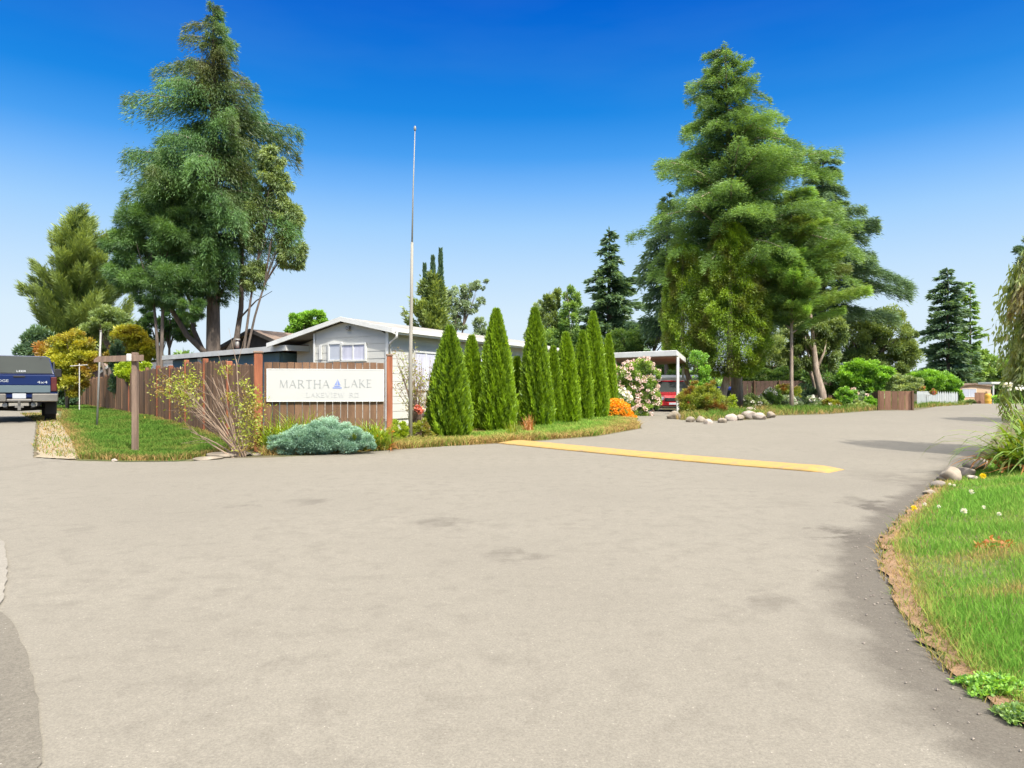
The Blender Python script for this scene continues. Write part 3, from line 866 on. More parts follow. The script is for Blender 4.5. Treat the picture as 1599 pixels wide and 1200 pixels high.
# left side of the road going to the far right, then the beds, going left
L_EDGE = [(80, 112), (70, 101), (58, 88)] + [G(1432, 641), G(1370, 642), G(1290, 648), G(1215, 650), G(1200, 655), G(1130, 659), G(1062, 657)] + \
         [(7.7, 34.5), (8.2, 38.5), (5.2, 40.5), (4.6, 33)] + [G(1003, 670), G(960, 678), G(930, 683), G(800, 693), G(700, 698), G(600, 705), G(500, 712), G(420, 716), G(340, 717), G(300, 722), G(200, 723), G(120, 721), G(52, 716), G(56, 660)] + \
         [(-35, 52.5), (-40, 60), (-44, 57), (-38, 47), (-19.5, 21), (-14, 12), (-12, -6)]
ROAD = R_EDGE + L_EDGE
sheet('road', ROAD, M['road'], 0.012, 0.7, rough_edge=0.012)

# darker old asphalt along the lawn edge and at the left edge of the picture
off = lambda p, dx, dy: (p[0] + dx, p[1] + dy)
oldl = [G(2, 960), G(16, 972), G(28, 992), G(38, 1015), G(46, 1042), G(53, 1075), G(59, 1110), G(63, 1150), G(66, 1199), (-1.35, 1.2), (-2.4, 1.2), (-3.2, 2.5), (-3.3, 3.5)]
sheet('asphalt_patch', oldl, M['old'], 0.017, 0.25, rough_edge=0.003, seed=6)
curb = [G(-40, 855), G(-8, 838), G(6, 850), G(12, 885), G(7, 935), G(-6, 962), G(-50, 975), G(-160, 920)]
sheet('concrete_gutter', curb, M['concrete'], 0.022, 0.25, rough_edge=0.004, seed=7)

# right lawn
RL = [(p[0] + 0.06, p[1]) for p in R_EDGE[:10]] + [G(1555, 705), (15.5, 18), (24, 18), (24, 8), (16, 3), (9, -2), (4, -6)]
RL = R_EDGE[0:1] + R_EDGE[1:9] + [G(1540, 712), (14, 16.5), (24, 16.5), (24, 6), (14, 1), (6, -6)]
sheet('lawn', RL, M['turf'], 0.02, 0.3, rough_edge=0.01, seed=8)
strip = [(p[0] - 0.03, p[1]) for p in R_EDGE[1:9]] + [(p[0] + 0.10 + 0.008 * p[1], p[1] + 0.02) for p in R_EDGE[1:9]][::-1]
sheet('dry_verge', strip, M['dry_edge'], 0.026, 0.15, rough_edge=0.02, seed=9)
near = [p for p in RL if p[1] > 0]
LN = [(p[0] + 0.04 + 0.006 * p[1], p[1]) for p in R_EDGE[1:9]] + [G(1538, 716), (13, 13.5), (15, 9), (9, 3), (4.5, 0.5)]
LN = [p if p[1] > 1.2 else (p[0], 1.2) for p in LN]
dp = [(G(1560, 872)[0], G(1560, 872)[1], 0.45, 0.16), (G(1590, 930)[0], G(1590, 930)[1], 0.35, 0.12), (G(1480, 960)[0] - .1, G(1480, 960)[1], 0.25, 0.2), (G(1560, 1030)[0], G(1560, 1030)[1], 0.35, 0.25)]
grass('lawn_grass', 'short lush green lawn grass with a dry brown edge beside the asphalt', LN, 380000, M['grass_right'], 11, (0.035, 0.085), 0.0058, bias=1.5, dry_edge=0.16, grow=0.22, dry_patches=dp[:2], base_t=.80)
STR = [(p[0] - 0.06, p[1]) for p in R_EDGE[2:9]] + [(p[0] + 0.35, p[1] + 0.02) for p in R_EDGE[2:9]][::-1]
grass('dry_grass', 'sparse straw coloured dry grass tufts along the right lawn edge', STR, 5200, M['grass'], 12, (0.02, 0.07), 0.006, bias=1.2, dry_edge=3.0, grow=0.2, lean=0.8)
# low weeds at the lower right asphalt edge
rsw = np.random.RandomState(77)
def leafy_patch(name, label, spots, mat, leaf, n, seed, cat='weed'):
    rs = np.random.RandomState(seed)
    P = []; 
    for (x, y, r, h) in spots:
        m = int(n * r * r / sum(s[2] ** 2 for s in spots))
        a = rs.rand(m) * 2 * PI; q = r * np.sqrt(rs.rand(m)); q = q * (1 + 0.25 * np.sin(5 * a + x))
        xx = x + q * np.cos(a); yy = y + q * np.sin(a) * 0.8
        P.append(np.column_stack([xx, yy, T(xx, yy) + 0.02 + h * rs.rand(m) * (1 - (q / r / 1.25) ** 2).clip(0.1, 1)]))
    P = np.concatenate(P); m = len(P)
    D = unit(rs.normal(size=(m, 3)) * [1, 1, 0.4] + [0, 0, 0.5])
    V = leaf_quads(P, D, leaf * rs.uniform(0.6, 1.3, m), leaf * 0.55, rs, 1.5)
    o = mesh_obj(name, V, quads_idx(m), mat, None, rs.rand(m))
    return tag(o, label, cat)
s1 = G(1565, 1085); s2 = G(1598, 1130)
leafy_patch('weed_clump', 'low broad-leaved weed patch on the asphalt edge at lower right', [(s1[0] - .02, s1[1], 0.13, 0.05), (s1[0] + .14, s1[1] - .05, 0.1, 0.04)], L['grn'], 0.022, 2600, 3)
leafy_patch('weed_clump', 'small weed patch in the lower right corner of the lawn edge', [(s2[0], s2[1], 0.08, 0.04)], L['mid'], 0.022, 1000, 4)

# flowers in the lawn
def lawn_flower(name, label, px, py, r, mat, cat, group, seed):
    x, y = G(px, py + 8)
    rs = np.random.RandomState(seed)
    t = thing(name, label, cat, (x, y, Tf(x, y)), 0, group)
    hgt = 0.09
    mb = MB(); mb.tube([(0, 0, 0), (0.005, 0, hgt * .6), (0, 0, hgt)], [0.003, 0.0025, 0.002], 5)
    mb.build('stem', L['grn'], t)
    m = 70
    g = unit(rs.normal(size=(m, 3)) + [0, 0, 0.5])
    V = leaf_quads(np.array([0, 0, hgt]) + g * 0.25 * r, g, r, r * 0.4, rs, 0)
    mesh_obj('flower_head', V, quads_idx(m), mat, t, rs.rand(m))
lawn_flower('dandelion', 'yellow dandelion flower near the dry edge of the right lawn', 1427, 801, 0.026, L['yellowp'], 'flower', 'dandelions in the lawn', 1)
lawn_flower('dandelion', 'yellow dandelion flower below the big strap-leaved plant', 1535, 747, 0.035, L['yellowp'], 'flower', 'dandelions in the lawn', 2)
for i, (px, py, s_) in enumerate([(1444, 794, .03), (1466, 798, .03), (1505, 806, .05), (1517, 774, .05), (1483, 760, .03), (1490, 762, .03), (1536, 800, .03), (1560, 812, .03)]):
    lawn_flower('clover_flower', 'small white clover flower head in the right lawn', px, py, s_ * .5, L['white'], 'flower', 'clover flowers in the lawn', 10 + i)
x, y = G(1550, 862)
leafy_patch('dead_leaf_pile', 'small heap of reddish brown dead leaves on the right lawn', [(x, y, 0.12, 0.08)], L['dead'], 0.05, 60, 8, 'leaf')

# left lawn between the road and the long fence
fence_dir = np.array([-0.5753, 0.8180])
C0 = np.array([-5.0, 13.9])
fp = lambda s: tuple(C0 + fence_dir * s)
LL = [G(120, 719), G(200, 721), G(270, 721), G(330, 714), G(385, 703), fp(-0.2), fp(15), fp(50), (-36, 53.5), G(62, 660), G(100, 690)]
sheet('verge_lawn', LL, M['turf'], 0.006, 0.6, rough_edge=0.02, seed=10)
grass('verge_grass', 'bright green grass sloping from the roadside up to the long fence', [G(125, 718), G(200, 720), G(270, 720), G(330, 713), G(385, 703), fp(0), fp(12), fp(40), (-31, 46), (-21, 33), G(95, 662), G(112, 690)],
      110000, M['grass'], 21, (0.06, 0.14), 0.012, bias=1.6, dry_edge=0.5, grow=0.08, lean=0.5)
GP = [G(58, 716), G(118, 719), G(128, 700), G(110, 672), G(97, 660), (-20, 31), (-21, 31), G(62, 662)]
sheet('gravel_path', GP, M['gravel'], 0.020, 0.4, rough_edge=0.02, seed=12)
grass('dry_verge_grass', 'dry yellow grass tufts on the gravel beside the parked truck', [G(50, 700), G(75, 715), G(150, 719), G(118, 680), G(97, 656), (-19.5, 30), (-21, 30), G(60, 664)], 2600, M['grass'], 22, (0.04, 0.10), 0.012, bias=0.5, dry_edge=2.5, grow=0.06, lean=0.7)

# bed along the middle: ground cover
MIDBED = [G(405, 712), G(500, 710), G(600, 703), G(700, 697), G(800, 691), G(930, 681), G(1000, 669), G(985, 655), (3.8, 30), (2.2, 26), (-1, 18.5), (-2.2, 15.5), (-4.9, 14.1)]
grass('bed_grass', 'ragged yellow-green grass and weeds along the front of the planted bed', MIDBED, 75000, M['grass_right'], 23, (0.04, 0.17), 0.012, bias=0.8, dry_edge=0.9, grow=0.05, lean=0.9, base_t=.60)
BK = [G(1210, 649), G(1290, 647), G(1370, 641), (34, 52), (28, 62), (12, 56), (10.2, 44.5), (14, 41)]
grass('back_bed_grass', 'rough grass around the shrubs on the far side of the road', BK, 26000, M['grass'], 24, (0.08, 0.3), 0.03, dry_edge=1.0, lean=0.7)
RK = [G(1055, 656), G(1130, 658), G(1200, 653), G(1210, 648), (12, 41), (9.5, 36), (8.3, 33)]
grass('island_grass', 'dry and green weeds among the rocks of the tree island', RK, 7000, M['grass'], 25, (0.06, 0.28), 0.022, dry_edge=1.2, lean=0.7)
FARG = [(30, 60), (56, 88), (66, 100), (40, 110), (24, 80), (26, 62)]
grass('far_grass', 'distant dry grass behind the white pickets', FARG, 9000, M['grass'], 26, (0.1, 0.3), 0.06, dry_edge=3, lean=0.7)

# speed bump
def speed_bump():
    a0, a1 = G(1324, 734), G(1290, 741)
    b0, b1 = G(795, 689), G(786, 694)
    A = np.array([(a0[0] + a1[0]) / 2, (a0[1] + a1[1]) / 2]); B = np.array([(b0[0] + b1[0]) / 2, (b0[1] + b1[1]) / 2])
    d = B - A; Ln = np.linalg.norm(d); d /= Ln; nrm = np.array([-d[1], d[0]])
    rings = []
    w, h = 0.37, 0.062
    rs = np.random.RandomState(4)
    N = 60
    for i in range(N + 1):
        f = i / N; c = A + d * Ln * f
        e = min(1, min(f, 1 - f) * Ln / 0.25)
        ring = []
        for k in range(9):
            a = PI * k / 8
            s_ = -math.cos(a) * w * (0.9 + 0.1 * e); z = math.sin(a) ** 0.8 * h * (0.15 + 0.85 * e) * (1 + rs.normal(0, 0.03))
            p = c + nrm * (s_ + rs.normal(0, 0.006))
            ring.append((p[0], p[1], Tf(p[0], p[1]) + 0.010 + z))
        rings.append(ring)
    mb = MB(); mb.loft(rings)
    o = mb.build('speed_bump', M['yellow'], None, True)
    tag(o, 'long worn yellow painted speed bump crossing the asphalt entrance', 'speed bump')
speed_bump()

# ================================================================== FENCES AND SIGN
def board_panel(p0, p1, z0, z1, parent, name='panel', rs=None, bw=0.14, gap=0.006, mat='wood_fence', jag=0.02, base_xy=(0, 0), base_z=0, th=0.02, zg=None, tintv=0.25, pale=0.0, top=None):
    p0 = np.array(p0, float); p1 = np.array(p1, float)
    d = p1 - p0; Ln = np.linalg.norm(d); d /= Ln
    ang = math.atan2(d[1], d[0])
    mb = MB(); s = 0.0
    base_t = rs.uniform(0.35, 0.65)
    while s < Ln - 0.02:
        w = min(bw * rs.uniform(0.92, 1.08), Ln - s)
        c = p0 + d * s
        gz = 0 if zg is None else Tf(*(c)) 
        zt = z1 + rs.uniform(-jag, jag); zb = z0 + rs.uniform(-0.01, 0.03)
        Mx = Matrix.Translation((c[0] - base_xy[0], c[1] - base_xy[1], gz - base_z)) @ Matrix.Rotation(ang, 4, 'Z')
        oy = rs.uniform(-0.004, 0.004)
        tt = float(np.clip(base_t + rs.normal(0, tintv), 0, 1))
        if top == 'point':
            mb.prism([(0, zb), (w - gap, zb), (w - gap, zt - 0.22), ((w - gap) / 2, zt), (0, zt - 0.22)], oy - th / 2, oy + th / 2, 'y', tt, Mx)
        else:
            mb.box(0, oy - th / 2, zb, w - gap, oy + th / 2, zt, tt, Mx)
        s += w
    return mb.build(name, M[mat], parent)

rs = np.random.RandomState(5)
FH = 1.80
t = thing('long_fence', 'long weathered brown plank fence running away beside the left lawn', 'fence', (C0[0], C0[1], Tf(*C0)))
bz = Tf(*C0)
nb = 23
for i in range(nb):
    a = C0 + fence_dir * (2.44 * i + (0.07 if i else 0.08)); b = C0 + fence_dir * (2.44 * (i + 1) - 0.07)
    hh = FH - (0.0 if i % 3 else 0.05) + rs.uniform(-0.04, 0.03) - (0.05 if i > 2 else 0)
    board_panel(a, b, -0.02 if i else 0.0, hh, t, 'panel', rs, base_xy=C0, base_z=bz, zg=1, jag=0.03, mat='wood_long')
    mb = MB()
    Mx = Matrix.Rotation(math.atan2(fence_dir[1], fence_dir[0]), 4, 'Z')
    for zz in (0.35, 1.45):
        A = a - C0; B = b - C0; nrm = np.array([fence_dir[1], -fence_dir[0]])
    p = C0 + fence_dir * 2.44 * (i + 1)
    red = i in (0, 1, 2, 3, 4, 6, 7)
    Mp = Matrix.Translation((p[0] - C0[0], p[1] - C0[1], Tf(*p) - bz)) @ Matrix.Rotation(math.atan2(fence_dir[1], fence_dir[0]), 4, 'Z')
    mb.chbox(-0.05, -0.085, -0.15, 0.05, 0.045, hh + 0.09, 0.012, rs.uniform(0.3, 0.8), Mp)
    mb.build('post', M['wood_post' if red else 'wood_fence'], t)
SR = np.array([-2.50, 14.38])
t2 = thing('sign_fence', 'short brown plank fence with two reddish posts behind the white sign', 'fence', (C0[0], C0[1], bz))
sdv = (SR - C0) / np.linalg.norm(SR - C0)
board_panel(C0 + sdv * 0.11, SR - sdv * 0.08, 0.02, 1.80, t2, 'panel', rs, bw=0.15, gap=0.013, base_xy=C0, base_z=bz, tintv=0.2, jag=0.012)
for p, hh, w in ((C0, 1.93, 0.075), (SR, 1.90, 0.06)):
    mb = MB(); Mp = Matrix.Translation((p[0] - C0[0], p[1] - C0[1], 0)) @ Matrix.Rotation(math.atan2(sdv[1], sdv[0]), 4, 'Z')
    mb.chbox(-w, -w - 0.02, -0.2, w, w - 0.02, hh, 0.015, 0.75, Mp)
    po = mb.build('post', M['wood_post'], t2)
    mb = MB(); mb.chbox(-w - 0.012, -w - 0.032, hh + 0.002, w + 0.012, w - 0.008, hh + 0.045, 0.012, 0.5, Mp)
    mb.build('post_cap', M['wood_grey'], po)
# sign
ang = math.atan2(sdv[1], sdv[0])
nrm = np.array([sdv[1], -sdv[0]])
def at_sign(px):
    # point on the fence line at a pixel column
    k = (px - 799.5) / F
    s = (k * C0[1] - C0[0]) / (sdv[0] - k * sdv[1])
    return s
s0, s1_ = at_sign(417.5), at_sign(599)
Wd_ = s1_ - s0
dmid = (C0 + sdv * (s0 + s1_) / 2)[1] - 0.05
zt, zb_ = ZP(577, dmid), ZP(627, dmid)
Hs = zt - zb_
org = C0 + sdv * s0 + nrm * 0.045
ts = thing('entrance_sign', 'long white rectangular sign reading MARTHA LAKE on the short fence', 'sign', (org[0], org[1], zb_), ang)
mb = MB(); mb.chbox(0, -0.015, 0, Wd_, 0.015, Hs, 0.004); mb.build('panel', M['sign_white'], ts)
mb = MB()
for (a, b, c, d) in ((-0.006, -0.006, Wd_ + 0.006, 0.008), (-0.006, Hs - 0.008, Wd_ + 0.006, Hs + 0.006), (-0.006, 0.010, 0.008, Hs - 0.010), (Wd_ - 0.008, 0.010, Wd_ + 0.006, Hs - 0.010)):
    mb.box(a, -0.020, b, c, 0.010, d)
mb.build('frame', M['trim'], ts)
def text_mesh(name, body, size, mat, parent, loc, width=None, depth=0.002, spacing=1.0, rotx=PI / 2, rotz=0.0, shear=0):
    cu = bpy.data.curves.new(name, 'FONT'); cu.body = body; cu.size = size; cu.extrude = depth; cu.space_character = spacing
    cu.align_x = 'CENTER'; cu.shear = shear
    o = bpy.data.objects.new(name, cu); COL.objects.link(o)
    dg = bpy.context.evaluated_depsgraph_get()
    me = bpy.data.meshes.new_from_object(o.evaluated_get(dg))
    bpy.data.objects.remove(o); 
    if width:
        xs = [v.co.x for v in me.vertices]; w = max(xs) - min(xs)
        for v in me.vertices: v.co.x *= width / w
    me.materials.clear(); me.materials.append(mat)
    ob = bpy.data.objects.new(name, me); COL.objects.link(ob); ob.parent = parent
    ob.location = loc; ob.rotation_euler = (rotx, 0, rotz)
    return ob
u = Wd_ / 181.5
def letters_serif(word, x0, x1, z0, hgt, name, mat, parent, st=0.16):
    """roman capitals with thick and thin strokes, built as bars"""
    G_ = {  # strokes: (x0,z0,x1,z1,thick?)
        'M': (1.15, [(0.08, 0, 0.14, 1, 0), (0.14, 1, 0.5, 0.05, 1), (0.5, 0.05, 0.86, 1, 0), (0.88, 1, 0.92, 0, 1)]),
        'A': (1.0, [(0.06, 0, 0.5, 1, 0), (0.5, 1, 0.92, 0, 1), (0.25, 0.36, 0.74, 0.36, 0)]),
        'R': (0.95, [(0.16, 0, 0.16, 1, 1), (0.16, 0.98, 0.62, 0.98, 0), (0.62, 0.98, 0.74, 0.76, 1), (0.74, 0.76, 0.6, 0.52, 1), (0.6, 0.52, 0.16, 0.52, 0), (0.42, 0.52, 0.94, 0, 1)]),
        'T': (0.9, [(0.5, 0, 0.5, 1, 1), (0.04, 0.97, 0.96, 0.97, 0)]),
        'H': (1.05, [(0.14, 0, 0.14, 1, 1), (0.86, 0, 0.86, 1, 1), (0.14, 0.5, 0.86, 0.5, 0)]),
        'L': (0.8, [(0.2, 0, 0.2, 1, 1), (0.2, 0.03, 0.9, 0.03, 0), (0.9, 0.03, 0.93, 0.22, 0)]),
        'K': (0.95, [(0.16, 0, 0.16, 1, 1), (0.2, 0.42, 0.82, 1, 0), (0.36, 0.56, 0.94, 0, 1)]),
        'E': (0.82, [(0.18, 0, 0.18, 1, 1), (0.18, 0.97, 0.86, 0.97, 0), (0.18, 0.52, 0.68, 0.52, 0), (0.18, 0.03, 0.9, 0.03, 0)]),
        'V': (1.0, [(0.06, 1, 0.5, 0, 1), (0.5, 0, 0.94, 1, 0)]), 'I': (0.45, [(0.5, 0, 0.5, 1, 1)]),
        'W': (1.35, [(0.05, 1, 0.28, 0, 1), (0.28, 0, 0.5, 1, 0), (0.5, 1, 0.72, 0, 1), (0.72, 0, 0.95, 1, 0)]),
        'D': (1.0, [(0.16, 0, 0.16, 1, 1), (0.16, 0.97, 0.6, 0.97, 0), (0.6, 0.97, 0.86, 0.66, 1), (0.86, 0.66, 0.86, 0.34, 1), (0.86, 0.34, 0.6, 0.03, 1), (0.6, 0.03, 0.16, 0.03, 0)]),
        ' ': (0.6, [])}
    tot = sum(G_[c][0] for c in word) + 0.18 * (len(word) - 1)
    k = (x1 - x0) / tot; x = x0
    mb = MB(); yy = 0
    for c in word:
        w, st_ = G_[c]
        for (a, b, c_, d, thk) in st_:
            ax, az = x + a * w * k, z0 + b * hgt; bx, bz_ = x + c_ * w * k, z0 + d * hgt
            tw = (st if thk else st * 0.38) * k * 0.75
            dx, dz = bx - ax, bz_ - az; ln_ = math.hypot(dx, dz); nx, nz = -dz / ln_ * tw / 2, dx / ln_ * tw / 2
            y_ = -0.0165 - 0.0002 * (yy % 7); yy += 1
            mb.prism([(ax + nx, az + nz), (bx + nx, bz_ + nz), (bx - nx, bz_ - nz), (ax - nx, az - nz)], y_ - 0.003, y_ + 0.001, 'y')
            if thk and a == c_:
                for zz in (z0, z0 + hgt):
                    y_ = -0.0165 - 0.0002 * (yy % 7); yy += 1
                    mb.box(ax - tw * 1.1, y_ - 0.003, zz - 0.006, ax + tw * 1.1, y_ + 0.001, zz + 0.006)
        x += (w + 0.18) * k
    return mb.build(name, mat, parent)
letters_serif('MARTHA', 19 * u, 96 * u, 21.5 * u, 12.5 * u, 'lettering', M['letter'], ts)
letters_serif('LAKE', 119 * u, 163 * u, 22.5 * u, 12.5 * u, 'lettering', M['letter'], ts)
letters_serif('LAKEVIEW', 60 * u, 119 * u, 6.5 * u, 7 * u, 'address_lettering', M['letter_pale'], ts)
letters_serif('RD', 127 * u, 142 * u, 6.5 * u, 7 * u, 'address_lettering', M['letter_pale'], ts)
mb = MB()   # small sail boat over a water bar
cx_ = 108 * u
mb.box(cx_ - 7 * u, -0.018, 20.5 * u, cx_ + 7 * u, -0.0145, 22.5 * u)
mb.prism([(cx_ - 5.5 * u, 25 * u), (cx_ + 5.5 * u, 25 * u), (cx_ + 3.5 * u, 23.2 * u), (cx_ - 3.5 * u, 23.2 * u)], -0.0183, -0.0145, 'y')
mb.prism([(cx_ + 0.5 * u, 26 * u), (cx_ + 5 * u, 26 * u), (cx_ + 0.5 * u, 36 * u)], -0.0181, -0.0145, 'y')
mb.prism([(cx_ - 0.5 * u, 26 * u), (cx_ - 4 * u, 26 * u), (cx_ - 0.5 * u, 33 * u)], -0.0182, -0.0145, 'y')
mb.build('emblem', M['emblem'], ts)

# ================================================================== POSTS AND POLE
x, y = G(211, 711)
d = y; k = d / F
tp = thing('wooden_signpost', 'weathered wooden T-shaped post with a long empty crossbar', 'post', (x, y, Tf(x, y)), 0)
mb = MB(); mb.chbox(-0.05, -0.05, -0.3, 0.05, 0.05, ZP(551, d) - Tf(x, y), 0.008); mb.build('upright', M['wood_grey'], tp)
za = ZP(566, d) - Tf(x, y); zb2 = ZP(556.5, d) - Tf(x, y)
Mx = Matrix.Rotation(math.radians(-12), 4, 'Z')
mb = MB(); mb.prism([(-0.86, za + .005), (0.24, za + .02), (0.24, zb2 + .02), (-0.76, zb2), (-0.86, zb2 - 0.06)], -0.10, -0.052, 'y', 0.5, Mx); mb.build('crossbar', M['wood_grey'], tp)
mb = MB(); mb.chbox(-0.075, -0.16, za + .01, 0.02, -0.104, zb2 + 0.04, 0.015, 0.5, Mx); mb.build('bracket', M['white'], tp)
x, y = G(151, 669)
tm = thing('steel_stake', 'thin leaning galvanised steel stake standing in the left verge', 'stake', (x, y, Tf(x, y)))
hh = ZP(518, y) - Tf(x, y)
mb = MB(); mb.tube([(0, 0, -0.2), (0.06 / 1, 0, hh * 0.5), (0.12, 0, hh)], [0.028, 0.028, 0.026], 8); mb.build('shaft', M['metal'], tm, True)
mb = MB(); mb.tube([(0.12, 0, hh + .001), (0.12, 0, hh + 0.03)], [0.032, 0.03], 8); mb.build('cap', M['metal'], tm, True)

x, y = G(641, 692); d = y
tf_ = thing('flagpole', 'very tall thin telescopic pole rising beside the house', 'pole', (x, y, Tf(x, y)))
zb0 = Tf(x, y)
pt = lambda px, py: ((px - 641) * d / F, 0, ZP(py, d) - zb0)
mb = MB(); mb.tube([(0, 0, -0.3), pt(641, 560), pt(642.5, 470), pt(643.5, 379)], [0.046, 0.043, 0.036, 0.030], 12); mb.build('lower_section', M['pole'], tf_, True)
mb = MB(); mb.tube([pt(643.5, 379.5), pt(645, 300), pt(648, 205)], [0.019, 0.014, 0.009], 10); mb.build('upper_section', M['pole'], tf_, True)
mb = MB(); mb.tube([pt(648, 205), pt(648, 203), pt(648, 199), pt(648, 197)], [0.012, 0.028, 0.028, 0.01], 10); mb.build('finial', M['metal'], tf_, True)
mb = MB(); mb.box(0.05, -0.02, pt(0, 572)[2], 0.12, 0.02, pt(0, 568)[2]); mb.build('cleat', M['metal'], tf_)

# ================================================================== BUILDINGS
def window_unit(parent, x0, z0, x1, z1, y, axis='x', nm='window', curtain=True, mullion=True, side=-1):
    """window in a wall plane; axis x: wall along local x at local y"""
    def bx(mb, a0, b0, a1, b1, o0, o1):
        if axis == 'x': mb.box(a0, y + side * o1 if side < 0 else y + o0, b0, a1, y + side * o0 if side < 0 else y + o1, b1)
        else: mb.box(y + o0, a0, b0, y + o1, a1, b1)
    mb = MB(); w = 0.05
    for r in ((x0 - w, z0 - w, x1 + w, z0), (x0 - w, z1, x1 + w, z1 + w), (x0 - w, z0, x0, z1), (x1, z0, x1 + w, z1)):
        bx(mb, *r, -0.02, 0.035)
    if mullion: bx(mb, (x0 + x1) / 2 - 0.02, z0, (x0 + x1) / 2 + 0.02, z1, -0.02, 0.028)
    f = mb.build(nm, M['trim'], parent)
    mb = MB(); bx(mb, x0, z0, x1, z1, -0.02, 0.008); mb.build('pane', M['curtain' if curtain else 'glass'], f)
    return f

def lap_wall(mb, a0, a1, zf0, zf1, y, axis='x', lap=0.2, side=-1, ztop=None):
    """overlapping horizontal siding boards; ztop(a) gives the roof line"""
    z = zf0
    while z < zf1:
        z2 = min(z + lap, zf1)
        if ztop is not None:
            # clip horizontally by the roof line
            aa = np.linspace(a0, a1, 80); ok = [a for a in aa if ztop(a) > z + 0.02]
            if not ok: break
            l0, l1 = min(ok), max(ok)
            ok2 = [a for a in aa if ztop(a) > z2]; 
            if ok2: u0, u1 = min(ok2), max(ok2)
            else: u0 = u1 = (l0 + l1) / 2
        else: l0, u0, l1, u1 = a0, a0, a1, a1
        if axis == 'x':
            o = side * 0.013; i = side * 0.004; b = -side * 0.05
            V = [(l0, y + o, z), (l1, y + o, z), (u1, y + i, z2), (u0, y + i, z2), (l0, y + b, z), (l1, y + b, z), (u1, y + b, z2), (u0, y + b, z2)]
        else:
            o = side * 0.013; i = side * 0.004; b = -side * 0.05
            V = [(y + o, l0, z), (y + o, l1, z), (y + i, u1, z2), (y + i, u0, z2), (y + b, l0, z), (y + b, l1, z), (y + b, u1, z2), (y + b, u0, z2)]
        mb.add(V, [(0, 1, 2, 3), (4, 7, 6, 5), (0, 4, 5, 1), (3, 2, 6, 7), (0, 3, 7, 4), (1, 5, 6, 2)])
        z = z2

# white mobile home behind the sign
hx, hy = XY(606, 18.5)
hz = 0.15
ha = math.atan2(-0.498, 0.867)
th = thing('white_mobile_home', 'long pale grey mobile home with low gable behind the sign fence', 'house', (hx, hy, hz), ha)
Wf, Ld = 3.52, 9.9
ridge_x = -1.49; zr = 3.02; ze = 2.70; zle = 2.42
slope = (zr - ze) / 1.5
zroof = lambda a: zr - slope * abs(a - ridge_x) * (1.0)
mb = MB(); 
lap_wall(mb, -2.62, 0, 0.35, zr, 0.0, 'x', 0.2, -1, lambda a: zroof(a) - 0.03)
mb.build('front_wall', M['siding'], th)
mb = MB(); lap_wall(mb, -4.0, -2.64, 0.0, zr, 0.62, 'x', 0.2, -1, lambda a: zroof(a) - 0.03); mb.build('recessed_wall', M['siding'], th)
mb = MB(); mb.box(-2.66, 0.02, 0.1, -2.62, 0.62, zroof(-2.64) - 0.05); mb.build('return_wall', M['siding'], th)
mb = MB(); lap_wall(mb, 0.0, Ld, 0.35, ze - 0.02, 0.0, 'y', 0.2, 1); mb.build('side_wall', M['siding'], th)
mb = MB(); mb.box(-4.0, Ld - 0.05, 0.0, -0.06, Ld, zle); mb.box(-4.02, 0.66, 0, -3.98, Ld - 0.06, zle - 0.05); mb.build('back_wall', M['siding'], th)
mb = MB(); mb.box(-2.6, 0.03, -0.15, -0.03, 0.05, 0.35); mb.box(-0.05, 0.06, -0.15, -0.03, Ld, 0.35); mb.build('skirting', M['trim'], th)
mb = MB()
for sx in (1, -1):
    xe = 0.28 if sx > 0 else -4.35
    ze_ = zroof(xe)
    V = []
    for yy in (-0.16, Ld + 0.3):
        V += [(ridge_x, yy, zr), (xe, yy, ze_), (xe, yy, ze_ + 0.07), (ridge_x, yy, zr + 0.07)]
    mb.add(V, [(0, 1, 2, 3), (4, 7, 6, 5), (0, 4, 5, 1), (3, 2, 6, 7), (1, 5, 6, 2)])
rf = mb.build('roof', M['roof_grey'], th)
mb = MB()
for sx in (1, -1):
    xe = 0.31 if sx > 0 else -4.38
    ze_ = zroof(xe)
    V = []
    for yy in (-0.205, -0.165):
        V += [(ridge_x, yy, zr - 0.045), (xe, yy, ze_ - 0.05), (xe, yy, ze_ + 0.075), (ridge_x, yy, zr + 0.08)]
    mb.add(V, [(0, 1, 2, 3), (4, 7, 6, 5), (0, 4, 5, 1), (3, 2, 6, 7), (1, 5, 6, 2)])
mb.build('barge_board', M['trim'], th)
zg = zroof(0.28)
mb = MB(); mb.box(0.285, -0.16, zg - 0.08, 0.33, Ld + 0.3, zg + 0.075)
mb.box(0.335, -0.14, zg - 0.03, 0.40, Ld + 0.28, zg + 0.05)
mb.build('gutter', M['trim'], th)
mb = MB(); mb.tube([(0.37, -0.1, zg - 0.03), (0.37, -0.1, zg - 0.16), (0.16, -0.10, zg - 0.30), (0.07, -0.02, zg - 0.36), (0.07, -0.02, 0.3)], [0.035] * 5, 8); mb.build('downpipe', M['white'], th, True)
mb = MB(); mb.box(-0.05, -0.045, 0.3, 0.045, 0.0 - 0.023, ze - 0.03); mb.build('corner_trim', M['trim'], th); mb = MB(); mb.box(-2.66, -0.045, 0.3, -2.6, -0.023, zroof(-2.63) - 0.08); mb.build('corner_trim', M['trim'], th)
def sX(px, yv=0.0):   # local x on front wall for pixel column
    ca, sa = math.cos(ha), math.sin(ha); k_ = (px - 799.5) / F
    # world = (hx + x ca - y sa, hy + x sa + y ca)
    return (k_ * (hy + yv * ca) - (hx - yv * sa)) / (ca - k_ * sa)
def sZ(px, py, yv=0.0):
    xl = sX(px, yv); Yw = hy + xl * math.sin(ha) + yv * math.cos(ha)
    return ZP(py, Yw) - hz
xa, xb = sX(535), sX(571)
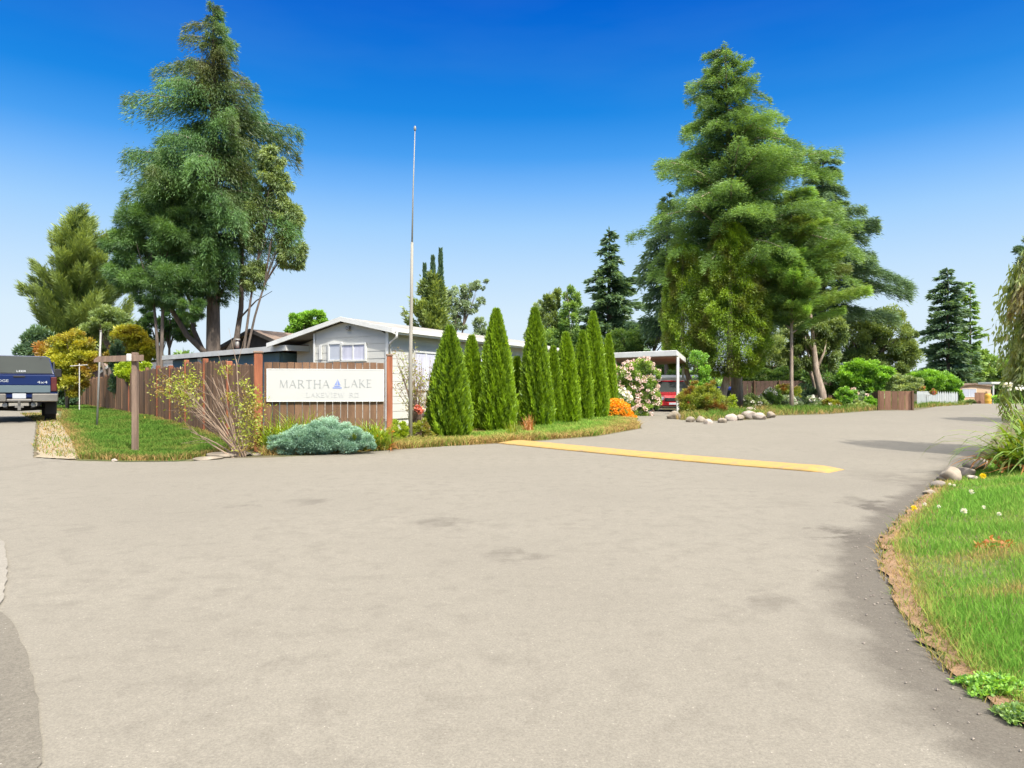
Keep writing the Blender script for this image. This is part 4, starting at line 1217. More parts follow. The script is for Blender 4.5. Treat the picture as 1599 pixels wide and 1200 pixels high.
window_unit(th, xa, sZ(553, 562), xb, sZ(553, 539), -0.022)
xa, xb = sX(516), sX(533.5)
window_unit(th, xa, sZ(525, 562), xb, sZ(525, 538), -0.022, curtain=False, mullion=False)
mb = MB(); mb.box(sX(500), -0.05, sZ(500, 562), sX(504), -0.024, sZ(500, 540)); mb.build('door_edge', M['trim'], th)
mb = MB(); mb.chbox(ridge_x - 0.06 + 0.15, -0.10, zr - 0.28, ridge_x + 0.06 + 0.15, -0.03, zr - 0.17, 0.01); mb.build('porch_light', M['metal'], th)
window_unit(th, 1.1, 1.15, 2.1, 2.15, 0.022, 'y', curtain=True)
window_unit(th, 4.2, 1.15, 5.4, 2.15, 0.022, 'y', curtain=True)
window_unit(th, 7.6, 1.15, 8.6, 2.15, 0.022, 'y', curtain=True)
mb = MB()
for i in range(3): mb.box(0.75, -0.9 + i * 0.0, 0.05 + i * 0.2, 1.55 - 0.0, -0.1 + i * 0.28 - 0.3, 0.09 + i * 0.2)
mb.box(0.75, -0.95, -0.1, 0.80, 0.1, 0.55); mb.box(1.55, -0.95, -0.1, 1.60, 0.1, 0.55)
tst = thing('wooden_steps', 'dark wooden steps beside the right post of the short fence', 'steps', (hx + 0.1, hy - 0.6, hz), 0)
mb.build('treads', M['dark'], tst)

# blue-grey flat roofed house
A = np.array(XY(457, 20.5)); B = np.array(XY(270, 26.2))
dv = (B - A); Lb = np.linalg.norm(dv); dv /= Lb
angb = math.atan2(-dv[1], -dv[0])
zt_ = ZP(540, 20.5)
tb = thing('blue_grey_house', 'low blue-grey house with white fascia and reddish flat roof behind the fence', 'house', (B[0], B[1], 0.2), angb)
zt_l = zt_ - 0.2
mb = MB(); lap_wall(mb, 0.0, Lb - 0.75, -0.2, zt_l - 0.18, 0.0, 'x', 0.25, -1); mb.build('front_wall', M['bluewall'], tb)
mb = MB(); mb.box(0, 0.06, -0.2, 0.05, 4, zt_l - 0.18); mb.box(Lb - 0.75, 0.06, -0.2, Lb - 0.70, 4, zt_l - 0.18); mb.box(0.06, 3.96, -0.2, Lb - 0.76, 4, zt_l - 0.18); mb.build('side_wall', M['bluewall'], tb)
mb = MB(); mb.box(-0.2, -0.3, zt_l - 0.16, Lb + 0.1, -0.26, zt_l); mb.box(-0.24, -0.3, zt_l - 0.16, -0.2, 4.2, zt_l); mb.box(Lb + 0.1, -0.3, zt_l - 0.16, Lb + 0.14, 4.2, zt_l); mb.build('fascia', M['white'], tb)
mb = MB()
mb.prism([(-0.25, zt_l - 0.02), (2.0, zt_l + 0.14), (4.25, zt_l - 0.02), (4.25, zt_l - 0.12), (-0.25, zt_l - 0.12)], -0.195, Lb + 0.095, 'x'); mb.build('roof', M['roof_red'], tb)
mb = MB(); mb.box(Lb - 0.70, 0.9, 0.0, Lb + 0.0, 0.95, zt_l - 0.18); mb.build('porch_shade_panel', M['dark'], tb)  # near-black panel, the porch's shade put in as colour
xl = Lb * 0.28
mb = MB(); mb.chbox(xl, -0.12, zt_l - 0.75, xl + 0.28, -0.03, zt_l - 0.17, 0.01); mb.build('wall_box', M['white'], tb)
mb = MB(); mb.tube([(Lb * 0.55, 0.2, zt_l + 0.1), (Lb * 0.55, 0.2, zt_l + 0.35)], [0.06, 0.06], 8); mb.tube([(Lb * 0.55, 0.2, zt_l + 0.35), (Lb * 0.55, 0.2, zt_l + 0.40)], [0.1, 0.09], 8); mb.build('roof_vent', M['metal'], tb, True)

def simple_house(name, label, px, dist, w, dp_, wall_h, roof_h, rot, wallm, roofm, trimm='trim', zbase=None, windows=(), over=0.3, gable='x', cat='house'):
    """gable 'x': ridge runs along local y (gable faces the viewer)"""
    X, Y = XY(px, dist); zb = Tf(X, Y) if zbase is None else zbase
    t = thing(name, label, cat, (X, Y, zb), rot)
    mb = MB(); h = w / 2
    if gable == 'x':
        mb.prism([(-h, -0.3), (h, -0.3), (h, wall_h), (0, wall_h + roof_h * 0.97), (-h, wall_h)], 0, dp_, 'y')
    else:
        mb.box(-h, 0, -0.3, h, dp_, wall_h)
    mb.build('walls', M[wallm], t)
    mb = MB(); th_ = 0.1
    if gable == 'x':
        k = roof_h / h; e = over
        for s_ in (1, -1):
            V = []
            for yy in (-over, dp_ + over):
                V += [(0, yy, wall_h + roof_h + 0.01), (s_ * (h + e), yy, wall_h - e * k + 0.01), (s_ * (h + e), yy, wall_h - e * k + th_), (0, yy, wall_h + roof_h + th_)]
            mb.add(V, [(0, 1, 2, 3), (4, 7, 6, 5), (0, 4, 5, 1), (3, 2, 6, 7), (1, 5, 6, 2)])
    else:
        k = roof_h / (dp_ / 2)
        for (y0, y1) in ((-over, dp_ / 2), (dp_ + over, dp_ / 2)):
            V = []
            for xx in (-h - over, h + over):
                V += [(xx, y0, wall_h - over * k + 0.01), (xx, y1, wall_h + roof_h + 0.01), (xx, y1, wall_h + roof_h + th_), (xx, y0, wall_h - over * k + th_)]
            mb.add(V, [(0, 1, 2, 3), (4, 7, 6, 5), (0, 4, 5, 1), (3, 2, 6, 7), (0, 3, 7, 4)])
    rf_ = mb.build('roof', M[roofm], t)
    mb = MB()
    if gable == 'x':
        k = roof_h / h; e = over + 0.02
        for s_ in (1, -1):
            V = []
            for yy in (-over - 0.04, -over - 0.003):
                V += [(0, yy, wall_h + roof_h - 0.05), (s_ * (h + e), yy, wall_h - e * k - 0.05), (s_ * (h + e), yy, wall_h - e * k + th_ + 0.02), (0, yy, wall_h + roof_h + th_ + 0.02)]
            mb.add(V, [(0, 1, 2, 3), (4, 7, 6, 5), (0, 4, 5, 1), (3, 2, 6, 7), (1, 5, 6, 2)])
    else:
        k = roof_h / (dp_ / 2)
        mb.box(-h - over - 0.01, -over - 0.05, wall_h - over * k - 0.08, h + over + 0.01, -over - 0.003, wall_h - over * k + th_ + 0.02)
    mb.build('fascia', M[trimm], t)
    for (a, b, c, d_, cur) in windows: window_unit(t, a, b, c, d_, -0.004, curtain=cur)
    return t
simple_house('dark_gabled_house', 'distant house with black gable and grey-brown roof beyond the blue house', 398, 34, 4.2, 9, 3.1, 0.75, math.radians(-28), 'roof_dark', 'roof_brown', 'roof_dark')
simple_house('white_roofed_trailer', 'trailer with grey roof and white eave beyond the long fence', 232, 34, 4.6, 4, 2.15, 0.35, math.radians(-32), 'bluewall', 'roof_grey', 'white', gable='y')
simple_house('brown_gabled_shed', 'small far brown shed over the long fence', 160, 50, 4, 5, 2.4, 0.5, math.radians(-30), 'brickred', 'roof_brown', 'roof_brown')
simple_house('white_shed', 'small far white shed over the long fence', 186, 45, 2.5, 3, 2.3, 0.5, math.radians(-30), 'white', 'white', 'white')
# tan trailer at the end of the right road
simple_house('tan_mobile_home', 'small tan mobile home at the end of the road on the right', 1520, 92, 4.2, 14, 2.15, 0.25, math.radians(-8), 'tan', 'roof_brown', 'roof_brown', windows=[(-1.3, 0.75, 0.3, 1.75, False)], zbase=Tf(60, 92) + 0.35, over=0.25)
mbx, mby = XY(1519, 91)
t = thing('lattice_skirt', 'brown wooden skirting deck under the tan mobile home', 'deck', (mbx, mby, Tf(mbx, mby)), math.radians(-8))
mb = MB(); mb.box(-1.0, 0, 0, 2.3, 0.5, 0.4); 
for i in range(6): mb.box(-0.95 + i * 0.6, -0.04, -0.05, -0.85 + i * 0.6, -0.003, 0.42)
mb.build('boards', M['wood_brown'], t)
x, y = XY(1543, 88)
t = thing('yellow_barrel', 'upright yellow barrel beside the tan mobile home', 'barrel', (x, y, Tf(x, y)))
mb = MB(); mb.tube([(0, 0, -.1), (0, 0, 0.1), (0, 0, 0.5), (0, 0, .55), (0, 0, .6), (0, 0, 1.0), (0, 0, 1.05), (0, 0, 1.35), (0, 0, 1.4)], [.32, .35, .37, .39, .37, .37, .39, .36, .31], 16); mb.build('drum', M['barrel'], t, True)
mb = MB(); mb.tube([(0, 0, 1.401), (0, 0, 1.45)], [.32, .28], 16); mb.build('lid', M['barrel'], t)
x, y = XY(1533, 89)
t = thing('brown_gate', 'small brown wooden gate between tan home and yellow barrel', 'gate', (x, y, Tf(x, y)))
board_panel((-.9, 0), (.5, 0), 0, 1.6, t, 'boards', rs, bw=0.25, mat='wood_brown'); mb = MB(); mb.chbox(.52, -.08, -.1, .68, .08, 1.75, .02); mb.build('post', M['wood_brown'], t)
# white porch far right
x, y = XY(1573, 80)
t = thing('white_porch', 'white flat porch roof on posts at the far right', 'porch', (x, y, Tf(x, y)), math.radians(-15))
mb = MB(); mb.chbox(-1.6, 0, 2.35, 1.9, 4, 2.6, 0.03); mb.build('roof', M['white'], t)
for xx in (-1.4, 1.6):
    mb = MB(); mb.chbox(xx, 0.1, -.1, xx + .14, .24, 2.345, 0.01); mb.build('post', M['white'], t)
x, y = XY(1564, 96)
t = thing('parked_dark_car', 'dark car parked low at the far right beside shrubs', 'car', (x, y, Tf(x, y)), math.radians(12))
def wheel(parent, x, y, r, w, name='wheel'):
    mb = MB(); pr = [(-w / 2, r * .7), (-w / 2, r * .93), (-w * .36, r), (w * .36, r), (w / 2, r * .93), (w / 2, r * .7)]
    V = []; Fc = []; n = 20
    for i in range(n):
        a = 2 * PI * i / n
        for (o, q) in pr: V.append((x + o, y + q * math.cos(a), r + q * math.sin(a)))
    m = len(pr)
    for i in range(n):
        for j in range(m - 1):
            Fc.append((i * m + j, ((i + 1) % n) * m + j, ((i + 1) % n) * m + j + 1, i * m + j + 1))
    mb.add(V, Fc)
    wo = mb.build(name, M['rubber'], parent, True)
    mb = MB(); mb.tube([(x - w * .38, y, r), (x + w * .38, y, r)], [r * .71, r * .71], 16); mb.tube([(x - w * .45, y, r), (x + w * .45, y, r)], [r * .2, r * .2], 10)
    mb.build('rim', M['chrome'], wo)
def car_body(parent, Lc, Wc, prof_, house, paint, glass, zb=0.28, wheels=(0.9, 3.4), wr=0.32):
    """side profile prof_ (y,z) for the body; house (y,z) for the greenhouse"""
    def sect(poly, half, inset):
        rings = []
        for s_ in (-1, -0.93, 0.93, 1):
            ins = inset if abs(s_) == 1 else 0
            cy = sum(p[0] for p in poly) / len(poly); cz = sum(p[1] for p in poly) / len(poly)
            rings.append([(s_ * half, cy + (p[0] - cy) * (1 - ins * .3), cz + (p[1] - cz) * (1 - ins)) for p in poly])
        return rings
    mb = MB(); mb.loft(sect(prof_, Wc / 2, 0.10)); b = mb.build('body', M[paint], parent, False, None, 0.03)
    mb = MB(); ring0 = []
    cy = sum(p[0] for p in house) / len(house)
    n = len(house); V = []
    zmin = min(p[1] for p in house); zmax = max(p[1] for p in house)
    def hw(z): return Wc / 2 * (0.94 - 0.2 * (z - zmin) / (zmax - zmin))
    V = [(-hw(p[1]), p[0], p[1]) for p in house] + [(hw(p[1]), p[0], p[1]) for p in house]
    Fc = [tuple(range(n)), tuple(range(2 * n - 1, n - 1, -1))] + [(i, i + n, (i + 1) % n + n, (i + 1) % n) for i in range(n)]
    mb.add(V, Fc); mb.build('windows', M[glass], parent, False, None, 0.03)
    top = [p for p in house if p[1] > zmax - 0.08]
    mb = MB(); y0, y1 = min(p[0] for p in top), max(p[0] for p in top)
    mb.chbox(-hw(zmax) - .01, y0, zmax - 0.01, hw(zmax) + .01, y1, zmax + 0.05, 0.02); mb.build('roof', M[paint], parent)
    for s_ in (-1, 1):
        for yy in wheels: wheel(parent, s_ * (Wc / 2 - 0.10), yy, wr, 0.22)
hatch = [(0.0, 0.35), (0.0, 0.62), (0.10, 0.80), (1.1, 0.95), (3.9, 1.0), (4.1, 0.85), (4.15, 0.4), (3.9, 0.28), (0.2, 0.28)]
hhouse = [(1.0, 0.93), (1.75, 1.42), (3.3, 1.45), (3.95, 0.98)]
car_body(t, 4.1, 1.75, hatch, hhouse, 'black', 'tint_glass')

# red car in the carport, front towards the viewer
x, y = XY(1052, 33.0)
t = thing('red_car', 'red car parked under the white carport behind the flowering bush', 'car', (x, y, Tf(x, y)), math.radians(-8))
car_body(t, 4.1, 1.8, hatch, hhouse, 'red_paint', 'tint_glass')
for s_ in (-1, 1):
    mb = MB(); mb.chbox(s_ * 0.66 - .2, -0.035, 0.55, s_ * 0.66 + .2, 0.06, 0.70, 0.02); mb.build('headlight', M['glass'], t)
mb = MB(); mb.chbox(-.4, -0.03, 0.5, .4, 0.03, 0.66, 0.01); mb.build('grille', M['black'], t)
mb = MB(); mb.chbox(-.88, -0.08, 0.3, .88, 0.0, 0.46, 0.02); mb.build('bumper', M['red_paint'], t)
mb = MB(); mb.chbox(-.22, -0.10, 0.34, .22, -0.083, 0.44, 0.005); mb.build('license_plate', M['plate'], t)

# carport
FR, FL, BR, BL = np.array(XY(1057, 32)), np.array(XY(952, 34.3)), np.array(XY(1073, 40.6)), np.array([6.8, 43])
zc = ZP(547, 32)
cz0 = Tf(*FR)
t = thing('carport', 'white flat-roofed carport on slim posts behind the arborvitae row', 'carport', (FR[0], FR[1], cz0))
c4 = [FL - FR, FR - FR, BR - FR, BL - FR]
mb = MB(); mb.prism([tuple(p) for p in c4], zc - cz0 - 0.26, zc - cz0, 'z'); mb.build('roof', M['trim'], t, bevel=0.02)
cin = [sum(c4) / 4 + (p - sum(c4) / 4) * 0.97 for p in c4]
mb = MB(); mb.prism([tuple(p) for p in cin], zc - cz0 - 0.30, zc - cz0 - 0.262, 'z'); mb.build('ceiling', M['roof_brown'], t)
for q in (c4[1] + np.array([0.12, 0.35]), c4[2] + np.array([-.3, -.3]), c4[0] + np.array([.3, .3]), c4[3] + np.array([.3, -.4])):
    mb = MB(); mb.chbox(q[0] - .06, q[1] - .06, -.3, q[0] + .06, q[1] + .06, zc - cz0 - 0.302, .01); mb.build('post', M['white'], t)
x, y = XY(1028, 43.5)
simple_house('tan_trailer_end', 'pale trailer wall with white band seen through the carport', 1030, 44, 6, 4, 1.75, 0.2, math.radians(-10), 'pale_wall' if 'pale_wall' in M else 'tan', 'trim', gable='y')

# low brown fence and white picket fence on the right
def small_fence(name, label, pts, h, mat, bw, top=None, postm=None, seed=3, gap=0.02, post_every=True):
    p0 = pts[0]
    t = thing(name, label, 'fence', (p0[0], p0[1], Tf(*p0)))
    r = np.random.RandomState(seed)
    for a, b in zip(pts[:-1], pts[1:]):
        board_panel(a, b, 0.02, h, t, 'panel', r, bw=bw, mat=mat, base_xy=p0, base_z=Tf(*p0), zg=1, gap=gap, top=top, jag=0.01)
        m = int(max(1, round(np.hypot(b[0] - a[0], b[1] - a[1]) / 1.6)))
        for i in range(m + 1 if post_every else 0):
            q = (a[0] + (b[0] - a[0]) * i / m, a[1] + (b[1] - a[1]) * i / m)
            mb = MB(); zz = Tf(*q) - Tf(*p0)
            mb.chbox(q[0] - p0[0] - .05, q[1] - p0[1] - .10, zz - .1, q[0] - p0[0] + .05, q[1] - p0[1] - .022, zz + h * 1.02, .01, 0.1)
            mb.build('post', M[postm or mat], t)
g0, g1, g2 = G(1371, 641), G(1424, 641.5), G(1429, 639.5)
small_fence('low_brown_fence', 'low reddish brown board fence at the bend of the road', [g0, g1], ZP(611, g0[1]) - Tf(*g0), 'wood_brown', 0.30, postm='wood_fence', gap=0.02)
q0 = XY(1432, 47); q1 = XY(1450, 54); q2 = XY(1496, 57)
small_fence('white_picket_fence', 'white pointed picket fence under the bright green hedge', [q0, q1, q2], 1.0, 'picket', 0.38, top='point', gap=0.04, post_every=False)
b0 = XY(1140, 52); b1 = XY(1256, 50)
small_fence('dark_back_fence', 'dark brown garden fence behind the far flower bed', [b0, b1], 1.75, 'brickred', 0.3, postm='wood_fence')
b0 = XY(1300, 56); b1 = XY(1372, 50)
small_fence('dark_brown_fence', 'dark brown fence section in shade behind the low brown fence', [b0, b1], 1.9, 'brickred', 0.3, postm='wood_fence')
simple_house('brown_shed', 'dark brown shed wall between two tree trunks across the road', 1256, 60, 5, 5, 3.0, 0.6, math.radians(-5), 'brickred', 'roof_brown', 'wood_grey')
x, y = XY(1129, 46)
t = thing('blue_recycling_bin', 'blue lidded bin behind the rusty shrub', 'bin', (x, y, Tf(x, y) + .0), 0.3)
mb = MB(); mb.loft([[(-.38, -.3, 0), (.38, -.3, 0), (.38, .3, 0), (-.38, .3, 0)], [(-.5, -.4, 1.05), (.5, -.4, 1.05), (.5, .4, 1.05), (-.5, .4, 1.05)]]); mb.build('body', M['black'], t)
mb = MB(); mb.prism([(-.46, 1.06), (.5, 1.06), (.5, 1.12), (0, 1.3), (-.46, 1.18)], -.55, .55, 'x'); mb.build('lid', M['bin_blue'], t)

# ================================================================== TRUCK
tx, ty = XY(30, 21.6)
tr = thing('pickup_truck', 'dark blue and grey pickup with canopy seen from behind at the left edge', 'pickup truck', (tx, ty, Tf(tx - .5, ty)), math.radians(35.1))
prof = [(0.02, 0.78), (0.0, 1.48), (0.06, 1.50), (3.9, 1.50), (4.0, 1.40), (5.3, 1.30), (5.6, 1.15), (5.65, 0.75), (5.4, 0.6),
        (5.15, 0.6), (5.02, 0.85), (4.7, 1.0), (4.38, 0.85), (4.25, 0.6), (1.75, 0.6), (1.62, 0.85), (1.3, 1.0), (0.98, 0.85), (0.85, 0.62), (0.3, 0.66)]
mb = MB()
n = len(prof); V = []
XS = [(-1.0, 0.0), (-0.96, 1.0), (0.96, 1.0), (1.0, 0.0)]
def bodyx(z, o): return 0.99 if z < 1.1 else 0.99 - 0.07 * (z - 1.1) / 0.4
V = [(-bodyx(p[1], 0), p[0], p[1]) for p in prof] + [(bodyx(p[1], 0), p[0], p[1]) for p in prof]
Fc = [tuple(range(n)), tuple(range(2 * n - 1, n - 1, -1))] + [(i, i + n, (i + 1) % n + n, (i + 1) % n) for i in range(n)]
mb.add(V, Fc); mb.build('body', M['blue_paint'], tr, bevel=0.025)
mb = MB(); mb.chbox(-0.80, -0.035, 0.93, 0.80, -0.004, 1.16, 0.012); mb.build('lower_tailgate', M['grey_paint'], tr)
mb = MB(); mb.chbox(-0.80, -0.035, 1.165, 0.80, -0.004, 1.47, 0.012)
tg = mb.build('tailgate', M['blue_paint'], tr)
mb = MB(); mb.chbox(-0.15, -0.055, 1.40, 0.15, -0.036, 1.455, 0.008); mb.build('handle', M['black'], tg)
text_mesh('emblem', '4x4', 0.115, M['plate'], tg, (0.59, -0.037, 1.22), 0.27)
text_mesh('emblem', 'DODGE', 0.11, M['plate'], tg, (-0.50, -0.037, 1.26), 0.46)
for s_ in (-1, 1):
    mb = MB(); mb.chbox(s_ * 0.89 - .08, -0.03, 0.98, s_ * 0.89 + .08, 0.05, 1.42, 0.015); mb.build('taillight', M['taillight'], tr)
    mb = MB(); mb.box(s_ * 1.0 - 0.006, 0.06, 0.70, s_ * 1.0 + 0.006, 0.85, 0.98); mb.box(s_ * 1.0 - 0.006, 1.75, 0.70, s_ * 1.0 + 0.006, 4.2, 0.98); mb.build('side_trim', M['grey_paint'], tr)
mb = MB()
for (a, b_, z0, z1) in ((-1.0, -0.32, 0.66, 0.90), (0.32, 1.0, 0.66, 0.90), (-0.32, 0.32, 0.66, 0.74)):
    mb.chbox(a + .002, -0.22, z0, b_ - .002, -0.05, z1, 0.02)
mb.build('bumper', M['chrome'], tr)
mb = MB(); mb.chbox(-.17, -0.19, 0.755, .17, -0.17, 0.91, 0.004); mb.build('license_plate', M['plate'], tr)
text_mesh('plate_text', 'B47 021', 0.075, M['black'], tr, (0, -0.192, 0.80), 0.26, 0.001) if False else None
mb = MB(); mb.tube([(0, -0.30, 0.56), (0, 0.3, 0.56)], [0.05, 0.05], 6); mb.box(-.04, -0.32, .40, .04, -.24, .64); mb.box(-.11, -0.31, .48, .11, -.27, .54); mb.tube([(0, -.36, .60), (0, -.36, .68)], [.03, .035], 8)
mb.build('tow_hitch', M['chrome'], tr)
for xx in (-0.36, 0.36):
    mb = MB(); mb.tube([(xx, -0.05, 0.56), (xx, -0.02, 0.56), (xx, 0.02, 0.56)], [0.03, 0.07, 0.06], 12); mb.build('reversing_lamp', M['plate'], tr)
mb = MB(); mb.tube([(-.8, 1.3, .43), (0, 1.3, .43), (.8, 1.3, .43)], [.05, .09, .05], 8); mb.box(-.4, .3, .45, -.3, 5, .58); mb.box(.3, .3, .45, .4, 5, .58); mb.build('chassis', M['black'], tr)
for s_ in (-1, 1):
    for yy in (1.3, 4.7): wheel(tr, s_ * 0.84, yy, 0.42, 0.30)
    mb = MB(); mb.box(s_ * .84 - .16, 0.80, .25, s_ * .84 + .16, .82, .78); mb.build('mud_flap', M['black'], tr)
# canopy and cab
def shell(y0, y1, z0, z1, w0, w1, rake0, rake1):
    rings = []
    for (y, z, w, r) in ((y0, z0, w0, 0), (y0 + rake0, z1, w1, 0)):
        pass
    m_ = MB()
    V = []
    for (y, dirn) in ((y0, rake0), (y1, -rake1)):
        V += [(-w0, y, z0), (w0, y, z0), (w1, y + dirn, z1 - .06), (w1 - .10, y + dirn, z1), (-w1 + .10, y + dirn, z1), (-w1, y + dirn, z1 - .06)]
    m_.add(V, [tuple(range(6)), tuple(range(11, 5, -1))] + [(i, i + 6, (i + 1) % 6 + 6, (i + 1) % 6) for i in range(6)])
    return m_
cn = shell(0.03, 2.1, 1.505, 2.08, 0.91, 0.80, 0.22, 0.05).build('canopy', M['blue_paint'], tr, bevel=0.015)
# rear glass lies on the raked back face
rk = math.atan2(0.22, 0.575)
Mg = Matrix.Translation((0, 0.03, 1.505)) @ Matrix.Rotation(-rk, 4, 'X')
mb = MB(); mb.prism([(-0.86, 0.03), (0.86, 0.03), (0.76, 0.55), (0.70, 0.585), (-0.70, 0.585), (-0.76, 0.55)], -0.022, -0.004, 'y', 0.5, Mg)
gl = mb.build('rear_window', M['tint_glass'], cn)
for xx in (-.55, .55):
    mb = MB(); mb.box(xx - .02, -0.04, 0.52, xx + .02, -0.023, 0.60, 0.5, Mg); mb.build('hinge', M['black'], gl)
o_ = text_mesh('sticker', 'LEER', 0.085, M['plate'], gl, Mg @ Vector((0.05, -0.026, 0.06)), 0.24, 0.001, rotx=PI / 2 - rk)
shell(2.16, 4.1, 1.505, 2.02, 0.92, 0.76, 0.20, 0.75).build('cab', M['blue_paint'], tr, bevel=0.02)
for s_ in (-1, 1):
    for (a, b_) in ((0.35, 1.9), (2.35, 3.4)):
        mb = MB(); wb, wt_ = 0.925, 0.84
        mb.prism([(a, 1.58), (b_, 1.58), (b_ - .1, 1.92), (a + .08, 1.92)], s_ * wb - .045 * (s_ > 0) - 0.0, s_ * wb + .045 * (s_ < 0), 'x')
        mb.build('side_window', M['tint_glass'], tr)
    mb = MB(); mb.chbox(s_ * 1.12 - .13, 3.5, 1.48, s_ * 1.12 + .13, 3.58, 1.78, .02); mb.build('mirror', M['black'], tr)

# ================================================================== TREES
BK_ = M['bark']
# big multi-stemmed conifer on the left
def P3(px, py, px0, d): return ((px - px0) * d / F, 0, ZP(py, d) - Tf(*XY(px0, d)))
def stem(pts, px0, d, r0, depth=None):
    q = []
    for i, (a, b) in enumerate(pts):
        p = P3(a, b, px0, d); q.append((p[0], (depth or 0) * i / len(pts), p[2]))
    return q, [r0 * (1 - 0.75 * i / (len(q) - 1)) for i in range(len(q))]
ex = [stem([(330, 560), (296, 525), (272, 480), (255, 430), (232, 380)], 333, 33, 0.16, -1.2), stem([(318, 552), (300, 515), (292, 470), (268, 420), (262, 350)], 333, 33, 0.13, 0.8),
      stem([(350, 560), (368, 530), (374, 480), (374, 400), (372, 300), (362, 210)], 333, 33, 0.17, 0.6), stem([(340, 470), (352, 445), (362, 420)], 333, 33, .07), stem([(372, 500), (400, 470), (425, 455)], 333, 33, .05)]
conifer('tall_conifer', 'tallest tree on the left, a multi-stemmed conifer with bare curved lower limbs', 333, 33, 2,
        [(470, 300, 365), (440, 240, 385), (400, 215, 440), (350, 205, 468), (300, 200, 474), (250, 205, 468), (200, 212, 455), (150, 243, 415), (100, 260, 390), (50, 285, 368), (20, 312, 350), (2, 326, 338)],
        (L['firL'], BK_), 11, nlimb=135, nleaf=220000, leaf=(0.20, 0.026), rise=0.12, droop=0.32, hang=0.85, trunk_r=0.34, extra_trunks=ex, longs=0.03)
blob_tree('green_conifer', 'denser bright green conifer clump at the lower left of the tallest tree', 250, 31.2, [(262, 300, 40, 48), (225, 360, 46, 50), (275, 365, 48, 48), (318, 330, 30, 40), (210, 425, 42, 42), (270, 440, 52, 45), (318, 420, 30, 48), (190, 380, 30, 26), (300, 480, 26, 22), (225, 470, 24, 18)],
          (L['firG'], BK_), 5, nleaf=100000, leaf=(0.26, 0.028), cat='conifer tree', trunk_r=0.10, clump=0.26, kclump=34, upness=-0.3, hollow=0.4)
blob_tree('drooping_tree', 'loose olive hanging foliage on the right side of the tallest tree', 374, 32.2, [(430, 290, 28, 34), (450, 345, 28, 34), (455, 395, 26, 28), (395, 350, 18, 50), (398, 430, 22, 26), (425, 250, 24, 28)],
          (L['olive'], BK_), 6, nleaf=15000, leaf=(0.26, 0.06), cat='conifer tree', trunk_r=0.08, clump=0.26, kclump=30, upness=-0.9, hollow=0.5)
# far left olive conifers
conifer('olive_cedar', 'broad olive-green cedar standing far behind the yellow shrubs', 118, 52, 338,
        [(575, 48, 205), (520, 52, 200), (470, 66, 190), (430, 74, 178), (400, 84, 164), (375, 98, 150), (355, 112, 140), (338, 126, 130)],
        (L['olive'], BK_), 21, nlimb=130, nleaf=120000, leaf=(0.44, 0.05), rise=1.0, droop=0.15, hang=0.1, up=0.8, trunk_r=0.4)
blob_tree('round_dark_shrub', 'dark rounded green tree directly behind the pickup truck', 62, 44, [(58, 545, 28, 35), (75, 590, 36, 40), (100, 610, 30, 30)], (L['drk'], BK_), 7, nleaf=9000, leaf=(0.3, 0.14), cat='tree', trunk_r=0.15)
blob_tree('grey_olive_tree', 'soft grey-olive tree between the cedar and the tallest tree', 170, 45, [(172, 505, 30, 24), (146, 528, 30, 22), (198, 525, 22, 24)], (L['olive'], BK_), 8, nleaf=9000, leaf=(0.3, 0.1), trunk_r=0.15)
blob_tree('autumn_tree', 'small tree with orange and yellow autumn leaves above the truck canopy', 105, 36, [(85, 545, 25, 20), (118, 537, 24, 20), (100, 570, 38, 25), (135, 565, 24, 25), (70, 560, 16, 16), (112, 600, 26, 22)], (L['autumn'], BK_), 9, nleaf=10000, leaf=(0.22, 0.12), trunk_r=0.08)
blob_tree('golden_shrub', 'golden yellow shrub right of the steel stake', 208, 36, [(205, 530, 28, 22), (225, 545, 22, 18), (190, 555, 22, 22), (240, 560, 14, 14)], (L['gold'], BK_), 10, nleaf=7500, leaf=(0.2, 0.12), trunk_r=0.08)
blob_tree('lime_shrub', 'bright lime-yellow shrub just over the long fence', 203, 30, [(195, 580, 13, 14), (222, 575, 13, 12), (207, 585, 16, 14)], (L['lime'], BK_), 11, nleaf=3500, leaf=(0.12, 0.09), trunk_r=0.05, clump=.4)
blob_tree('conical_shrub', 'small dark conical evergreen between the autumn tree and golden shrub', 184, 34, [(184, 548, 9, 20), (184, 570, 12, 25), (184, 600, 13, 22)], (L['drk'], BK_), 12, nleaf=3500, leaf=(0.14, 0.08), trunk_r=0.06)
blob_tree('fence_end_tree', 'mid green trees closing the view past the far end of the long fence', 120, 60, [(110, 600, 24, 26), (140, 590, 28, 28), (165, 585, 20, 26), (90, 615, 16, 18)], (L['mid'], BK_), 13, nleaf=7000, leaf=(0.35, 0.2), trunk_r=0.15)
x, y = XY(124, 33)
t = thing('white_crossed_pole', 'small pale cross-shaped pole behind the far fence', 'pole', (x, y, Tf(x, y)))
mb = MB(); mb.tube([(0, 0, 0), (0, 0, ZP(568, 33) - Tf(x, y))], [.022, .02], 8); mb.build('upright', M['white'], t)
mb = MB(); mb.tube([(-.4, -.04, ZP(572, 33) - Tf(x, y)), (.4, -.04, ZP(570, 33) - Tf(x, y))], [.016, .016], 8); mb.build('crossarm', M['white'], t)
